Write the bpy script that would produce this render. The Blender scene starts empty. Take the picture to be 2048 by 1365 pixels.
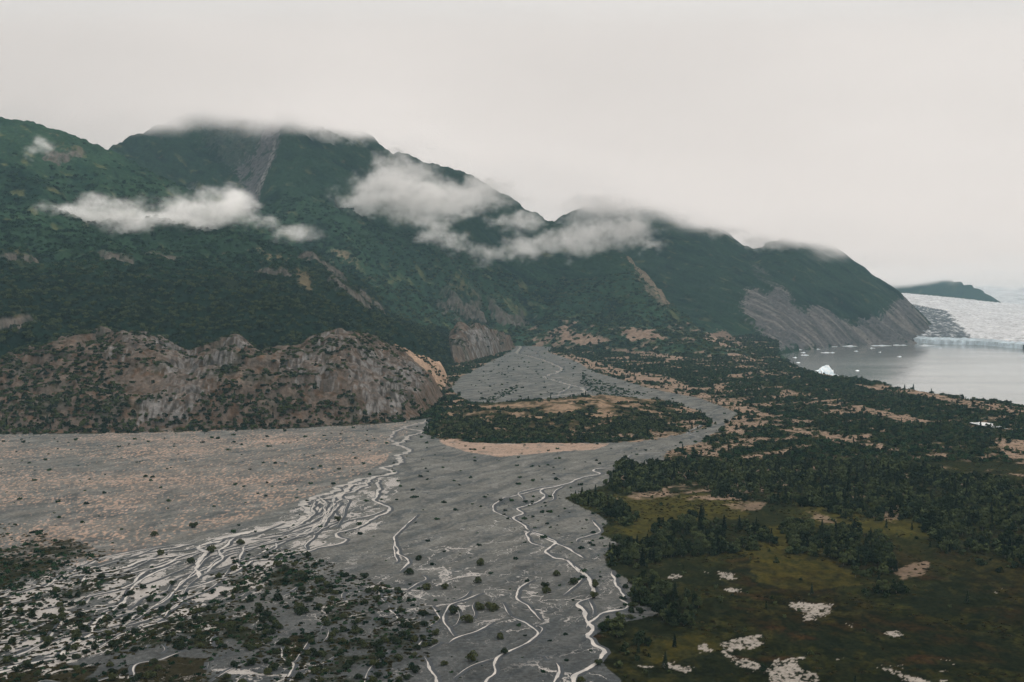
import bpy, math, random
import numpy as np
from math import radians

# ------------------------------------------------------------------ camera, sky, sun, exposure
SC = bpy.context.scene
COL = SC.collection
F_PX = 1991.0            # focal length in pixels of the 2048 px wide photograph
CAM_H = 150.0
HORIZON = 590.0
PITCH = math.atan((682.5 - HORIZON) / F_PX)
cam_d = bpy.data.cameras.new('camera')
cam = bpy.data.objects.new('camera', cam_d)
COL.objects.link(cam)
cam.location = (0, 0, CAM_H)
cam.rotation_euler = (math.pi / 2 - PITCH, 0, 0)
cam_d.sensor_width = 36.0
cam_d.lens = 36.0 * F_PX / 2048.0
cam_d.clip_start = 1.0
cam_d.clip_end = 120000.0
SC.camera = cam

SC.view_settings.view_transform = 'Standard'
SC.view_settings.look = 'None'
SC.view_settings.exposure = 0.0
SC.view_settings.gamma = 1.0
SC.view_settings.use_curve_mapping = False

SUN_EL, SUN_AZ = radians(50), radians(85)      # azimuth clockwise from +Y (view direction)
world = bpy.data.worlds.new('World')
SC.world = world
world.use_nodes = True
wn = world.node_tree.nodes; wl = world.node_tree.links
wn.clear()
w_out = wn.new('ShaderNodeOutputWorld')
w_bg = wn.new('ShaderNodeBackground')
w_bg.inputs['Strength'].default_value = 1.22
sky = wn.new('ShaderNodeTexSky'); sky.sky_type = 'NISHITA'; sky.sun_disc = False
sky.sun_elevation = SUN_EL; sky.sun_rotation = SUN_AZ
sky_s = wn.new('ShaderNodeVectorMath'); sky_s.operation = 'SCALE'; sky_s.inputs['Scale'].default_value = 0.08
wl.new(sky.outputs[0], sky_s.inputs[0])
w_tc = wn.new('ShaderNodeTexCoord')
w_map = wn.new('ShaderNodeMapping'); w_map.inputs['Scale'].default_value = (1.3, 1.3, 5.0)
w_map.inputs['Location'].default_value = (0.7, 0.2, 0.4)
w_no = wn.new('ShaderNodeTexNoise'); w_no.inputs['Scale'].default_value = 1.6
w_no.inputs['Detail'].default_value = 5.0; w_no.inputs['Roughness'].default_value = 0.5
w_no.inputs['Distortion'].default_value = 0.4
w_rp = wn.new('ShaderNodeValToRGB')
w_rp.color_ramp.elements[0].position = 0.30; w_rp.color_ramp.elements[0].color = (0.58, 0.545, 0.515, 1)
w_rp.color_ramp.elements[1].position = 0.66; w_rp.color_ramp.elements[1].color = (0.71, 0.665, 0.625, 1)
wl.new(w_tc.outputs['Generated'], w_map.inputs['Vector'])
wl.new(w_map.outputs[0], w_no.inputs['Vector'])
wl.new(w_no.outputs['Fac'], w_rp.inputs[0])
w_mix = wn.new('ShaderNodeMix'); w_mix.data_type = 'RGBA'; w_mix.inputs[0].default_value = 0.93
wl.new(sky_s.outputs[0], w_mix.inputs[6]); wl.new(w_rp.outputs[0], w_mix.inputs[7])
w_sep = wn.new('ShaderNodeSeparateXYZ'); wl.new(w_tc.outputs['Generated'], w_sep.inputs[0])
w_zen = wn.new('ShaderNodeMapRange'); w_zen.interpolation_type = 'SMOOTHSTEP'
for i_, v_ in ((1, 0.30), (2, 0.95), (3, 1.0), (4, 2.6)): w_zen.inputs[i_].default_value = v_
wl.new(w_sep.outputs[2], w_zen.inputs[0])
w_sc = wn.new('ShaderNodeVectorMath'); w_sc.operation = 'SCALE'
wl.new(w_mix.outputs[2], w_sc.inputs[0]); wl.new(w_zen.outputs[0], w_sc.inputs['Scale'])
wl.new(w_sc.outputs[0], w_bg.inputs['Color'])
wl.new(w_bg.outputs[0], w_out.inputs['Surface'])
world.cycles.sampling_method = 'MANUAL'
world.cycles.sample_map_resolution = 256

sun_d = bpy.data.lights.new('sun', 'SUN')
sun_d.energy = 1.5; sun_d.angle = radians(18); sun_d.color = (1.0, 0.95, 0.88)
sun = bpy.data.objects.new('sun', sun_d); COL.objects.link(sun)
sun.rotation_euler = (math.pi / 2 - SUN_EL, 0, math.pi - SUN_AZ)

cy = SC.cycles
cy.use_denoising = True
cy.max_bounces = 12; cy.diffuse_bounces = 2; cy.glossy_bounces = 2; cy.transmission_bounces = 2
cy.volume_bounces = 10; cy.transparent_max_bounces = 12
cy.volume_step_rate = 2.0; cy.volume_max_steps = 96
cy.caustics_reflective = False; cy.caustics_refractive = False
cy.use_adaptive_sampling = True; cy.adaptive_threshold = 0.02

# ------------------------------------------------------------------ helpers
SP, CP = math.sin(PITCH), math.cos(PITCH)
LAKE_Z = -30.0

def ray(px, py):
    a = (np.asarray(px, float) - 1024.0) / F_PX
    b = (682.5 - np.asarray(py, float)) / F_PX
    yc = CP + b * SP
    return a / yc, (-SP + b * CP) / yc          # x per metre of depth, z per metre of depth

def at(px, py, Y):
    rx, rz = ray(px, py)
    return rx * Y, Y, CAM_H + rz * Y

def floor_z(Y):
    t = np.maximum(0.0, np.asarray(Y, float) - 1200.0)
    return 0.012 * t

def on_floor(px, py, z=None):
    """the point of the valley floor seen at a pixel of the photograph"""
    rx, rz = ray(px, py)
    if z is None:
        Y = (z_off(0) - CAM_H) / rz
        Y2 = (CAM_H + 0.012 * 1200.0) / (0.012 - rz)
        Y = np.where(Y > 1200, Y2, Y)
    else:
        Y = (z - CAM_H) / rz
    return rx * Y, Y
def z_off(v): return v

def to_px(x, Y, z):
    fx = (Y * CP - (z - CAM_H) * SP)
    uy = (Y * SP + (z - CAM_H) * CP)
    return 1024.0 + F_PX * x / fx, 682.5 - F_PX * uy / fx

rng = np.random.default_rng(7)
PERM = rng.permutation(4096).astype(np.int64)
GA = rng.random(4096) * 2 * np.pi
GX, GY = np.cos(GA), np.sin(GA)
VAL = rng.random(4096)

def gnoise(x, y, seed=0):
    xi = np.floor(x).astype(np.int64); yi = np.floor(y).astype(np.int64)
    xf = x - xi; yf = y - yi
    u = xf * xf * xf * (xf * (xf * 6 - 15) + 10); v = yf * yf * yf * (yf * (yf * 6 - 15) + 10)
    def h(ix, iy): return PERM[(PERM[(ix + seed * 131) & 4095] + iy) & 4095]
    def g(ix, iy, dx, dy):
        k = h(ix, iy); return GX[k] * dx + GY[k] * dy
    n00 = g(xi, yi, xf, yf); n10 = g(xi + 1, yi, xf - 1, yf)
    n01 = g(xi, yi + 1, xf, yf - 1); n11 = g(xi + 1, yi + 1, xf - 1, yf - 1)
    return 1.5 * ((n00 * (1 - u) + n10 * u) * (1 - v) + (n01 * (1 - u) + n11 * u) * v)

def fbm(x, y, octs=4, seed=0, gain=0.5, lac=2.03):
    s = 0.0; a = 1.0; t = 0.0
    for o in range(octs):
        s = s + a * gnoise(x, y, seed + o); t += a; a *= gain; x = x * lac + 17.3; y = y * lac - 9.1
    return s / t

def ridged(x, y, octs=4, seed=0, gain=0.5):
    s = 0.0; a = 1.0; t = 0.0
    for o in range(octs):
        s = s + a * (1 - 2 * np.abs(gnoise(x, y, seed + o))); t += a; a *= gain; x = x * 2.1 + 5.2; y = y * 2.1 + 1.7
    return s / t

def domes(x, y, seed=0):
    """rounded crowns: height 0..1 of the nearest of jittered cell centres"""
    xi = np.floor(x).astype(np.int64); yi = np.floor(y).astype(np.int64)
    best = np.zeros_like(x)
    for dx in (-1, 0, 1):
        for dy in (-1, 0, 1):
            k = PERM[(PERM[(xi + dx + seed * 77) & 4095] + yi + dy) & 4095]
            cx = xi + dx + 0.15 + 0.7 * VAL[k]; cy_ = yi + dy + 0.15 + 0.7 * VAL[(k + 911) & 4095]
            r = 0.45 + 0.5 * VAL[(k + 2017) & 4095]
            d2 = ((x - cx) ** 2 + (y - cy_) ** 2) / (r * r)
            best = np.maximum(best, np.sqrt(np.maximum(0, 1 - d2)) * r)
    return best

def sstep(a, b, x):
    t = np.clip((x - a) / (b - a), 0, 1); return t * t * (3 - 2 * t)

def in_poly(px, py, poly):
    P = np.asarray(poly, float)
    out = np.zeros(px.shape, bool)
    sel = (px >= P[:, 0].min()) & (px <= P[:, 0].max()) & (py >= P[:, 1].min()) & (py <= P[:, 1].max())
    x = px[sel]; y = py[sel]
    if not len(x): return out
    inside = np.zeros(x.shape, bool)
    n = len(poly)
    for i in range(n):
        x1, y1 = P[i]; x2, y2 = P[(i + 1) % n]
        if y1 == y2: continue
        inside ^= ((y1 > y) != (y2 > y)) & (x < (x2 - x1) * (y - y1) / (y2 - y1) + x1)
    out[sel] = inside
    return out

def tag(o, label=None, cat=None, group=None, kind=None):
    if label: o['label'] = label
    if cat: o['category'] = cat
    if group: o['group'] = group
    if kind: o['kind'] = kind
    return o

def mesh_obj(name, verts, faces, mat, smooth=True, parent=None, col=None, link=True):
    me = bpy.data.meshes.new(name)
    verts = np.asarray(verts, np.float32); faces = np.asarray(faces, np.int32)
    k = faces.shape[1]
    me.vertices.add(len(verts)); me.vertices.foreach_set('co', verts.ravel())
    me.loops.add(faces.size); me.loops.foreach_set('vertex_index', faces.ravel())
    me.polygons.add(len(faces))
    me.polygons.foreach_set('loop_start', np.arange(0, faces.size, k, dtype=np.int32))
    me.polygons.foreach_set('loop_total', np.full(len(faces), k, np.int32))
    me.polygons.foreach_set('use_smooth', np.full(len(faces), smooth, bool))
    if col is not None:
        at_ = me.color_attributes.new('Col', 'FLOAT_COLOR', 'POINT')
        at_.data.foreach_set('color', np.concatenate([col, np.ones((len(col), 1))], 1).astype(np.float32).ravel())
    me.update(calc_edges=True)
    if mat: me.materials.append(mat)
    o = bpy.data.objects.new(name, me)
    if link: COL.objects.link(o)
    if parent: o.parent = parent
    return o

def new_mat(name):
    m = bpy.data.materials.new(name); m.use_nodes = True
    nt = m.node_tree; b = nt.nodes['Principled BSDF']
    return m, nt, b

def node(nt, t, **kw):
    n = nt.nodes.new(t)
    for k, v in kw.items(): setattr(n, k, v)
    return n

# ------------------------------------------------------------------ materials
def ground_material(name, scale_a, scale_b, bump, rough=0.9):
    m, nt, b = new_mat(name)
    L = nt.links.new
    att = node(nt, 'ShaderNodeAttribute'); att.attribute_name = 'Col'
    geo = node(nt, 'ShaderNodeNewGeometry')
    n1 = node(nt, 'ShaderNodeTexNoise'); n1.inputs['Scale'].default_value = scale_a
    n1.inputs['Detail'].default_value = 6; n1.inputs['Roughness'].default_value = 0.65
    n2 = node(nt, 'ShaderNodeTexNoise'); n2.inputs['Scale'].default_value = scale_b
    n2.inputs['Detail'].default_value = 4
    L(geo.outputs['Position'], n1.inputs['Vector']); L(geo.outputs['Position'], n2.inputs['Vector'])
    r1 = node(nt, 'ShaderNodeMapRange'); r1.inputs[1].default_value = 0.3; r1.inputs[2].default_value = 0.7
    r1.inputs[3].default_value = 0.62; r1.inputs[4].default_value = 1.38
    r2 = node(nt, 'ShaderNodeMapRange'); r2.inputs[1].default_value = 0.3; r2.inputs[2].default_value = 0.7
    r2.inputs[3].default_value = 0.85; r2.inputs[4].default_value = 1.15
    L(n1.outputs['Fac'], r1.inputs[0]); L(n2.outputs['Fac'], r2.inputs[0])
    mu = node(nt, 'ShaderNodeMath', operation='MULTIPLY'); L(r1.outputs[0], mu.inputs[0]); L(r2.outputs[0], mu.inputs[1])
    vm = node(nt, 'ShaderNodeVectorMath', operation='SCALE')
    L(att.outputs['Color'], vm.inputs[0]); L(mu.outputs[0], vm.inputs['Scale'])
    L(vm.outputs[0], b.inputs['Base Color'])
    b.inputs['Roughness'].default_value = rough
    b.inputs['Specular IOR Level'].default_value = 0.0
    bp = node(nt, 'ShaderNodeBump'); bp.inputs['Strength'].default_value = 1.0
    bp.inputs['Distance'].default_value = bump
    L(n1.outputs['Fac'], bp.inputs['Height']); L(bp.outputs[0], b.inputs['Normal'])
    return m

M_ground = ground_material('gravel_and_tundra', 0.45, 0.05, 0.5)
def add_threads(m):
    """shallow threads of silty water: edges of stretched cells in the river's own flow coordinates"""
    nt = m.node_tree; L = nt.links.new; b = nt.nodes['Principled BSDF']
    base_l = b.inputs['Base Color'].links[0].from_socket
    fa = node(nt, 'ShaderNodeAttribute'); fa.attribute_name = 'Flow'
    sp = node(nt, 'ShaderNodeSeparateXYZ'); L(fa.outputs['Color'], sp.inputs[0])
    cm = node(nt, 'ShaderNodeCombineXYZ'); L(sp.outputs[0], cm.inputs[0]); L(sp.outputs[1], cm.inputs[1])
    geo = node(nt, 'ShaderNodeNewGeometry')
    nz = node(nt, 'ShaderNodeTexNoise'); nz.inputs['Scale'].default_value = 0.05; nz.inputs['Detail'].default_value = 5; nz.inputs['Roughness'].default_value = 0.6
    L(geo.outputs['Position'], nz.inputs['Vector'])
    sb = node(nt, 'ShaderNodeVectorMath', operation='SUBTRACT'); L(nz.outputs['Color'], sb.inputs[0]); sb.inputs[1].default_value = (0.5, 0.5, 0.5)
    sc = node(nt, 'ShaderNodeVectorMath', operation='SCALE'); L(sb.outputs[0], sc.inputs[0]); sc.inputs['Scale'].default_value = 26
    ad = node(nt, 'ShaderNodeVectorMath', operation='ADD'); L(cm.outputs[0], ad.inputs[0]); L(sc.outputs[0], ad.inputs[1])
    prev = None
    for k, (sx, sy, w) in enumerate(((0.018, 0.085, 0.120), (0.040, 0.19, 0.105))):
        mp = node(nt, 'ShaderNodeMapping'); mp.inputs['Scale'].default_value = (sx, sy, 0); mp.inputs['Location'].default_value = (k * 7.3, k * 3.1, 0)
        L(ad.outputs[0], mp.inputs['Vector'])
        vo = node(nt, 'ShaderNodeTexVoronoi'); vo.voronoi_dimensions = '2D'; vo.feature = 'DISTANCE_TO_EDGE'; vo.inputs['Scale'].default_value = 1.0
        L(mp.outputs[0], vo.inputs['Vector'])
        wn_ = node(nt, 'ShaderNodeTexNoise'); wn_.inputs['Scale'].default_value = 0.035 * (1 + k); wn_.inputs['Detail'].default_value = 3; L(geo.outputs['Position'], wn_.inputs['Vector'])
        wr = node(nt, 'ShaderNodeMapRange'); wr.inputs[1].default_value = 0.35; wr.inputs[2].default_value = 0.68; wr.inputs[3].default_value = -0.5 * w; wr.inputs[4].default_value = 1.7 * w
        L(wn_.outputs['Fac'], wr.inputs[0])
        wm = node(nt, 'ShaderNodeMath', operation='MULTIPLY'); L(wr.outputs[0], wm.inputs[0]); L(sp.outputs[2], wm.inputs[1])
        df = node(nt, 'ShaderNodeMath', operation='SUBTRACT'); L(wm.outputs[0], df.inputs[0]); L(vo.outputs['Distance'], df.inputs[1])
        ed = node(nt, 'ShaderNodeMapRange'); ed.inputs[1].default_value = -0.004; ed.inputs[2].default_value = 0.018; L(df.outputs[0], ed.inputs[0])
        if prev is None: prev = ed.outputs[0]
        else:
            mx = node(nt, 'ShaderNodeMath', operation='MAXIMUM'); L(prev, mx.inputs[0]); L(ed.outputs[0], mx.inputs[1]); prev = mx.outputs[0]
    gt = node(nt, 'ShaderNodeMath', operation='MULTIPLY'); L(prev, gt.inputs[0])
    g2 = node(nt, 'ShaderNodeMapRange'); g2.inputs[1].default_value = 0.03; g2.inputs[2].default_value = 0.12; L(sp.outputs[2], g2.inputs[0]); L(g2.outputs[0], gt.inputs[1])
    mx = node(nt, 'ShaderNodeMix'); mx.data_type = 'RGBA'; L(gt.outputs[0], mx.inputs[0]); L(base_l, mx.inputs[6]); mx.inputs[7].default_value = (0.27, 0.25, 0.23, 1)
    L(mx.outputs[2], b.inputs['Base Color'])
    rg = node(nt, 'ShaderNodeMapRange'); rg.inputs[3].default_value = 0.9; rg.inputs[4].default_value = 0.2; L(gt.outputs[0], rg.inputs[0]); L(rg.outputs[0], b.inputs['Roughness'])
    sg = node(nt, 'ShaderNodeMapRange'); sg.inputs[3].default_value = 0.0; sg.inputs[4].default_value = 0.5; L(gt.outputs[0], sg.inputs[0]); L(sg.outputs[0], b.inputs['Specular IOR Level'])
add_threads(M_ground)
M_hill = ground_material('rock_and_scrub', 0.22, 0.03, 2.2)
M_mount = ground_material('mountain_slope', 0.09, 0.012, 5.0)

def water_material(name, col, rough, bump_scale, bump, stretch=(1, 1, 1), spec=0.5):
    m, nt, b = new_mat(name); L = nt.links.new
    b.inputs['Base Color'].default_value = (*col, 1)
    b.inputs['Roughness'].default_value = rough
    b.inputs['IOR'].default_value = 1.33
    geo = node(nt, 'ShaderNodeNewGeometry'); mp = node(nt, 'ShaderNodeMapping'); mp.inputs['Scale'].default_value = stretch
    n1 = node(nt, 'ShaderNodeTexNoise'); n1.inputs['Scale'].default_value = bump_scale; n1.inputs['Detail'].default_value = 4
    L(geo.outputs['Position'], mp.inputs['Vector']); L(mp.outputs[0], n1.inputs['Vector'])
    bp = node(nt, 'ShaderNodeBump'); bp.inputs['Distance'].default_value = bump
    L(n1.outputs['Fac'], bp.inputs['Height']); L(bp.outputs[0], b.inputs['Normal'])
    return m, nt, b, n1

# ------------------------------------------------------------------ terrain grid
def rows():
    out = [300.0]
    while out[-1] < 12500:
        Y = out[-1]
        d = Y * Y / (995.0 * 150.0) * 0.9
        if Y < 3000: d = min(d, 3.2)
        elif Y < 4700: d = 4.6
        else: d = 4.6 + (Y - 4700) * 0.03
        out.append(Y + d)
    return np.array(out)
ROWS = rows()
ca = [0.0]
while ca[-1] < 0.95:
    ca.append(ca[-1] + (0.00112 if ca[-1] < 0.535 else 0.0035))
ca = np.array(ca); COLS = np.concatenate([-ca[:0:-1], ca])
NR, NC = len(ROWS), len(COLS)
YY, AA = np.meshgrid(ROWS, COLS, indexing='ij')
XX = AA * YY

def layer(lines, back=0.7, smooth=26, front=None):
    """a surface lofted over the depth through contour lines; each line is a list of (px, py, depth) or (px, py) on the valley floor"""
    Ls = []
    kern = np.exp(-0.5 * (np.arange(-3 * smooth, 3 * smooth + 1) / smooth) ** 2); kern /= kern.sum()
    for ln in lines:
        aa, yy, zz = [], [], []
        for p in ln:
            if len(p) == 2:
                x, Y = on_floor(p[0], p[1]); z = floor_z(Y) - 1.0; Y = float(Y); x = float(x)
            else:
                x, Y, z = at(*p)
            aa.append(x / Y); yy.append(Y); zz.append(z)
        aa = np.array(aa); o = np.argsort(aa)
        aa = aa[o]; yy = np.array(yy)[o]; zz = np.array(zz, float)[o]
        yi = np.interp(COLS, aa, yy); zi = np.interp(COLS, aa, zz)
        if smooth > 1:
            pad = len(kern) // 2
            yi = np.convolve(np.pad(yi, pad, mode='edge'), kern, 'valid')
            sm = np.exp(-0.5 * (np.arange(-12, 13) / 4.0) ** 2); sm /= sm.sum()
            zs = np.convolve(np.pad(zi, 12, mode='edge'), sm, 'valid'); zi = zs
        Ls.append((yi, zi))
    Z = np.full(YY.shape, -200.0)
    for k in range(len(Ls) - 1):
        y0, z0 = Ls[k]; y1, z1 = Ls[k + 1]
        y1 = np.maximum(y1, y0 + 5)
        t = (YY - y0[None]) / (y1 - y0)[None]
        m = (t >= 0) & (t <= 1)
        Z = np.where(m, z0[None] + (z1 - z0)[None] * t, Z)
    yb, zb = Ls[-1]
    d = YY - np.maximum(yb, Ls[-2][0] + 5)[None]
    Z = np.where(d > 0, zb[None] - back * d, Z)
    d0 = Ls[0][0][None] - YY
    Z = np.where(d0 > 0, Ls[0][1][None] - 0.8 * d0, Z)
    return Z

W = -1200; E = 3400
L_M0 = layer([
    [(W, 880, 1060), (0, 880, 1090), (400, 850, 1240), (700, 820, 1400), (830, 800, 1600), (900, 745, 1850), (960, 715, 2250), (1030, 692, 2640), (1060, 720, 2750), (E, 1100, 2800)],
    [(W, 690, 1350), (0, 668, 1350), (200, 655, 1430), (390, 632, 1520), (560, 630, 1560), (700, 650, 1640), (800, 672, 1800), (870, 690, 1980), (960, 690, 2400), (1030, 700, 2700), (1060, 740, 2800), (E, 1100, 2900)],
    [(W, 480, 1850), (0, 500, 1750), (200, 490, 1850), (400, 520, 1850), (560, 560, 1850), (700, 600, 1900), (800, 650, 2050), (900, 675, 2300), (1030, 696, 2750), (1060, 740, 2850), (E, 1100, 2950)],
    [(W, 300, 2300), (0, 400, 2120), (200, 420, 2150), (330, 450, 2130), (450, 455, 2120), (560, 510, 2030), (640, 540, 2010), (720, 585, 2020), (790, 640, 2150), (900, 672, 2400), (1030, 697, 2800), (1060, 740, 2900), (E, 1100, 3000)],
    [(W, 60, 2800), (-300, 140, 2800), (0, 235, 2720), (40, 240, 2710), (100, 262, 2700), (160, 285, 2690), (213, 302, 2680), (300, 352, 2560), (350, 377, 2500), (420, 392, 2440), (470, 402, 2400), (530, 446, 2320), (600, 482, 2260), (660, 505, 2200), (700, 528, 2170), (735, 560, 2150), (760, 592, 2150), (800, 640, 2250), (900, 676, 2500), (1030, 698, 2850), (1060, 740, 2950), (E, 1100, 3100)],
], back=0.5)

L_M1 = layer([
    [(W, 700, 2500), (500, 640, 2300), (760, 650, 2350), (900, 690, 2500), (1030, 682, 2660), (1100, 690, 2560), (1250, 700, 2330), (1400, 715, 2200), (1520, 730, 2150), (1600, 790, 2100), (E, 900, 2100)],
    [(W, 590, 2700), (500, 600, 2400), (760, 590, 2420), (830, 640, 2560), (880, 635, 2640), (960, 640, 2720), (1040, 655, 2790), (1100, 648, 2700), (1250, 655, 2480), (1400, 680, 2330), (1520, 712, 2280), (1600, 760, 2200), (E, 860, 2200)],
    [(W, 500, 3000), (330, 400, 2980), (420, 440, 2900), (500, 445, 2830), (620, 470, 2700), (760, 550, 2640), (860, 590, 2720), (940, 598, 2780), (1020, 612, 2850), (1100, 622, 2900), (1200, 632, 2760), (1300, 645, 2640), (1400, 672, 2480), (1520, 706, 2380), (1600, 750, 2300), (E, 860, 2300)],
    [(W, 430, 3300), (213, 340, 3300), (330, 345, 3450), (430, 365, 3350), (500, 420, 2980), (560, 380, 3000), (660, 400, 3000), (800, 470, 2950), (950, 530, 2980), (1080, 560, 3020), (1180, 585, 2950), (1260, 600, 2800), (1340, 640, 2700), (1420, 680, 2550), (1520, 708, 2450), (1600, 755, 2400), (E, 860, 2400)],
    [(W, 420, 3900), (100, 330, 3700), (213, 300, 3700), (300, 272, 3780), (400, 248, 3850), (480, 232, 3850), (560, 222, 3700), (620, 215, 3700), (770, 272, 3850), (850, 318, 3900), (930, 352, 3850), (1010, 400, 3750), (1070, 430, 3650), (1120, 458, 3550), (1240, 503, 3220), (1290, 552, 3050), (1325, 592, 2930), (1345, 618, 2850), (1400, 662, 2700), (1470, 690, 2600), (1520, 708, 2500), (1600, 760, 2450), (E, 860, 2450)],
], back=0.6)

L_M2 = layer([
    [(W, 600, 3600), (1300, 680, 2900), (1400, 690, 2800), (1500, 702, 2750), (1560, 716, 2700), (1575, 706, 3100), (1610, 695, 3400), (1700, 695, 3560), (1900, 692, 3700), (1960, 720, 3800), (E, 800, 3800)],
    [(W, 560, 3900), (1300, 620, 3300), (1400, 640, 3250), (1480, 660, 3180), (1530, 668, 3180), (1580, 665, 3350), (1640, 650, 3600), (1740, 650, 3720), (1860, 676, 3860), (1905, 692, 3900), (1960, 730, 3900), (E, 820, 3900)],
    [(W, 520, 4100), (1100, 560, 3900), (1300, 560, 3750), (1400, 570, 3700), (1500, 590, 3550), (1560, 590, 3650), (1640, 590, 3850), (1740, 590, 3950), (1830, 640, 4020), (1900, 690, 4100), (1960, 740, 4100), (E, 830, 4100)],
    [(W, 500, 4500), (1000, 520, 4300), (1180, 480, 4200), (1300, 470, 4150), (1400, 490, 4050), (1490, 525, 3880), (1540, 530, 3900), (1600, 525, 4150), (1700, 545, 4280), (1790, 600, 4250), (1850, 642, 4200), (1900, 690, 4200), (1960, 750, 4200), (E, 840, 4200)],
    [(W, 480, 5200), (1000, 500, 5000), (1130, 430, 4900), (1200, 400, 4850), (1290, 368, 4800), (1360, 398, 4650), (1400, 430, 4550), (1440, 455, 4400), (1480, 480, 4250), (1515, 500, 4250), (1560, 480, 4600), (1620, 474, 4650), (1660, 490, 4600), (1700, 520, 4550), (1750, 552, 4450), (1790, 572, 4400), (1812, 594, 4350), (1860, 640, 4300), (1900, 686, 4280), (1960, 760, 4300), (E, 860, 4300)],
], back=0.8)

L_M4 = layer([
    [(W, 600, 8600), (1700, 590, 8600), (1900, 596, 8300), (1985, 604, 8000), (2060, 640, 8000), (E, 700, 8000)],
    [(W, 500, 9800), (1700, 520, 9800), (1780, 535, 9600), (1850, 548, 9300), (1900, 556, 9000), (1950, 572, 8600), (1985, 596, 8300), (2060, 640, 8300), (E, 700, 8300)],
], back=0.8)

L_K = layer([
    [(W, 885), (0, 869), (240, 867), (430, 862), (560, 858), (700, 851), (800, 845), (850, 838), (875, 815), (900, 780), (918, 765), (1000, 800, 1900), (E, 900, 1900)],
    [(W, 800, 1150), (0, 800, 1160), (150, 800, 1160), (300, 810, 1150), (430, 800, 1165), (560, 790, 1180), (700, 790, 1200), (800, 790, 1270), (850, 790, 1330), (880, 785, 1450), (905, 770, 1600), (950, 790, 1800), (E, 900, 1800)],
    [(W, 745, 1240), (0, 742, 1240), (130, 715, 1250), (250, 700, 1260), (310, 735, 1230), (380, 770, 1200), (430, 740, 1240), (560, 735, 1260), (700, 725, 1290), (800, 742, 1400), (860, 758, 1500), (893, 766, 1600), (950, 800, 1750), (E, 900, 1800)],
    [(W, 735, 1330), (0, 735, 1330), (80, 715, 1335), (150, 688, 1340), (210, 678, 1340), (290, 684, 1340), (330, 700, 1340), (375, 732, 1335), (430, 704, 1350), (475, 692, 1360), (520, 728, 1360), (590, 718, 1370), (650, 688, 1380), (690, 684, 1390), (740, 694, 1420), (790, 715, 1480), (830, 728, 1560), (870, 742, 1640), (897, 754, 1700), (930, 790, 1800), (E, 900, 1800)],
], back=0.45, smooth=10)

L_I = layer([      # the low wooded island of moraine between the two river arms
    [(W, 950, 1030), (820, 900, 1035), (855, 868), (890, 884), (1000, 886), (1150, 886), (1280, 883), (1370, 868), (1430, 850), (1470, 848), (1500, 860, 1100), (E, 900, 1000)],
    [(W, 950, 1080), (840, 900, 1080), (860, 850, 1130), (900, 850, 1120), (1000, 845, 1120), (1150, 842, 1130), (1280, 838, 1150), (1370, 838, 1200), (1430, 843, 1250), (1470, 855, 1260), (E, 900, 1200)],
    [(W, 950, 1150), (850, 880, 1200), (875, 832, 1240), (940, 812, 1270), (1000, 808, 1290), (1100, 800, 1330), (1180, 792, 1360), (1280, 797, 1370), (1340, 806, 1350), (1400, 820, 1330), (1440, 842, 1330), (1480, 870, 1330), (E, 900, 1200)],
], back=0.10, smooth=10)

L_S = layer([      # small rocky spur above the gravel fan
    [(W, 900, 1800), (870, 790, 1800), (900, 760, 1900), (940, 735, 2050), (990, 716, 2250), (1025, 700, 2450), (1060, 710, 2500), (E, 900, 2400)],
    [(W, 900, 1900), (870, 780, 1900), (905, 715, 2020), (950, 705, 2150), (1000, 698, 2330), (1028, 694, 2500), (1060, 715, 2600), (E, 900, 2500)],
    [(W, 900, 2100), (880, 740, 2100), (900, 672, 2150), (920, 660, 2180), (960, 664, 2250), (1000, 676, 2380), (1025, 688, 2530), (1060, 720, 2650), (E, 900, 2600)],
], back=0.35, smooth=8)

L_I = L_I + 6.0 * fbm(XX / 45, YY / 45, 3, 27) - 1.0

# land with the moraine crest at the lake; beyond the crest it falls below the water
CREST = [(1000, 655, 4000), (1500, 700, 3200), (1545, 700, 2850), (1556, 716, 2780), (1552, 730, 2500), (1562, 737, 2100), (1600, 741, 1883), (1650, 750, 1770), (1750, 765, 1646), (1850, 788, 1480), (1950, 802, 1390), (2048, 815, 1315), (2300, 850, 1150), (3200, 960, 800)]
ca_ = np.array([at(*c)[0] / c[2] for c in CREST]); cY = np.array([c[2] for c in CREST], float)
crestY = np.interp(COLS, ca_, cY)
past = YY - (crestY * (1 + 0.015 * fbm(COLS * 60, COLS * 0 + 3.3, 3, 5)))[None]
crest_on = (COLS > ca_[0])[None]
F0 = floor_z(YY)
hum_w = sstep(-0.02, 0.10, AA - np.interp(YY, [300, 560, 760, 950, 1200, 2700], [0.10, 0.11, 0.14, 0.20, 0.22, 0.06]))
# direction along the moraine ridges: from upper left to lower right
mu_ = (XX * 0.80 + YY * 0.60); mv_ = (-XX * 0.60 + YY * 0.80)
hum = ridged(mv_ / 90.0 * 1.0 + 0.25 * fbm(XX / 200, YY / 200, 2, 3), (XX * 0.9 - YY * 0.45) / 420.0, 3, 11)
FZ = F0 + hum_w * sstep(560, 900, YY) * (3.5 * hum - 0.5) + hum_w * 1.2 * fbm(XX / 60, YY / 60, 3, 21)
FZ = FZ - np.where(crest_on & (past > 0), np.minimum(past * 0.35, 60.0 + F0), 0)

fade = lambda w, x: sstep(0, w, x)
base = np.stack([FZ, L_K, L_I, L_S, L_M0, L_M1, L_M2, L_M4])
LAYER = base.argmax(0); Z0 = base.max(0)
above = np.maximum(0, Z0 - FZ)
del base
BX, BY = to_px(XX, YY, Z0)          # where each ground point stands in the photograph, for the land cover map
DZ = np.zeros_like(Z0)
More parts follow.
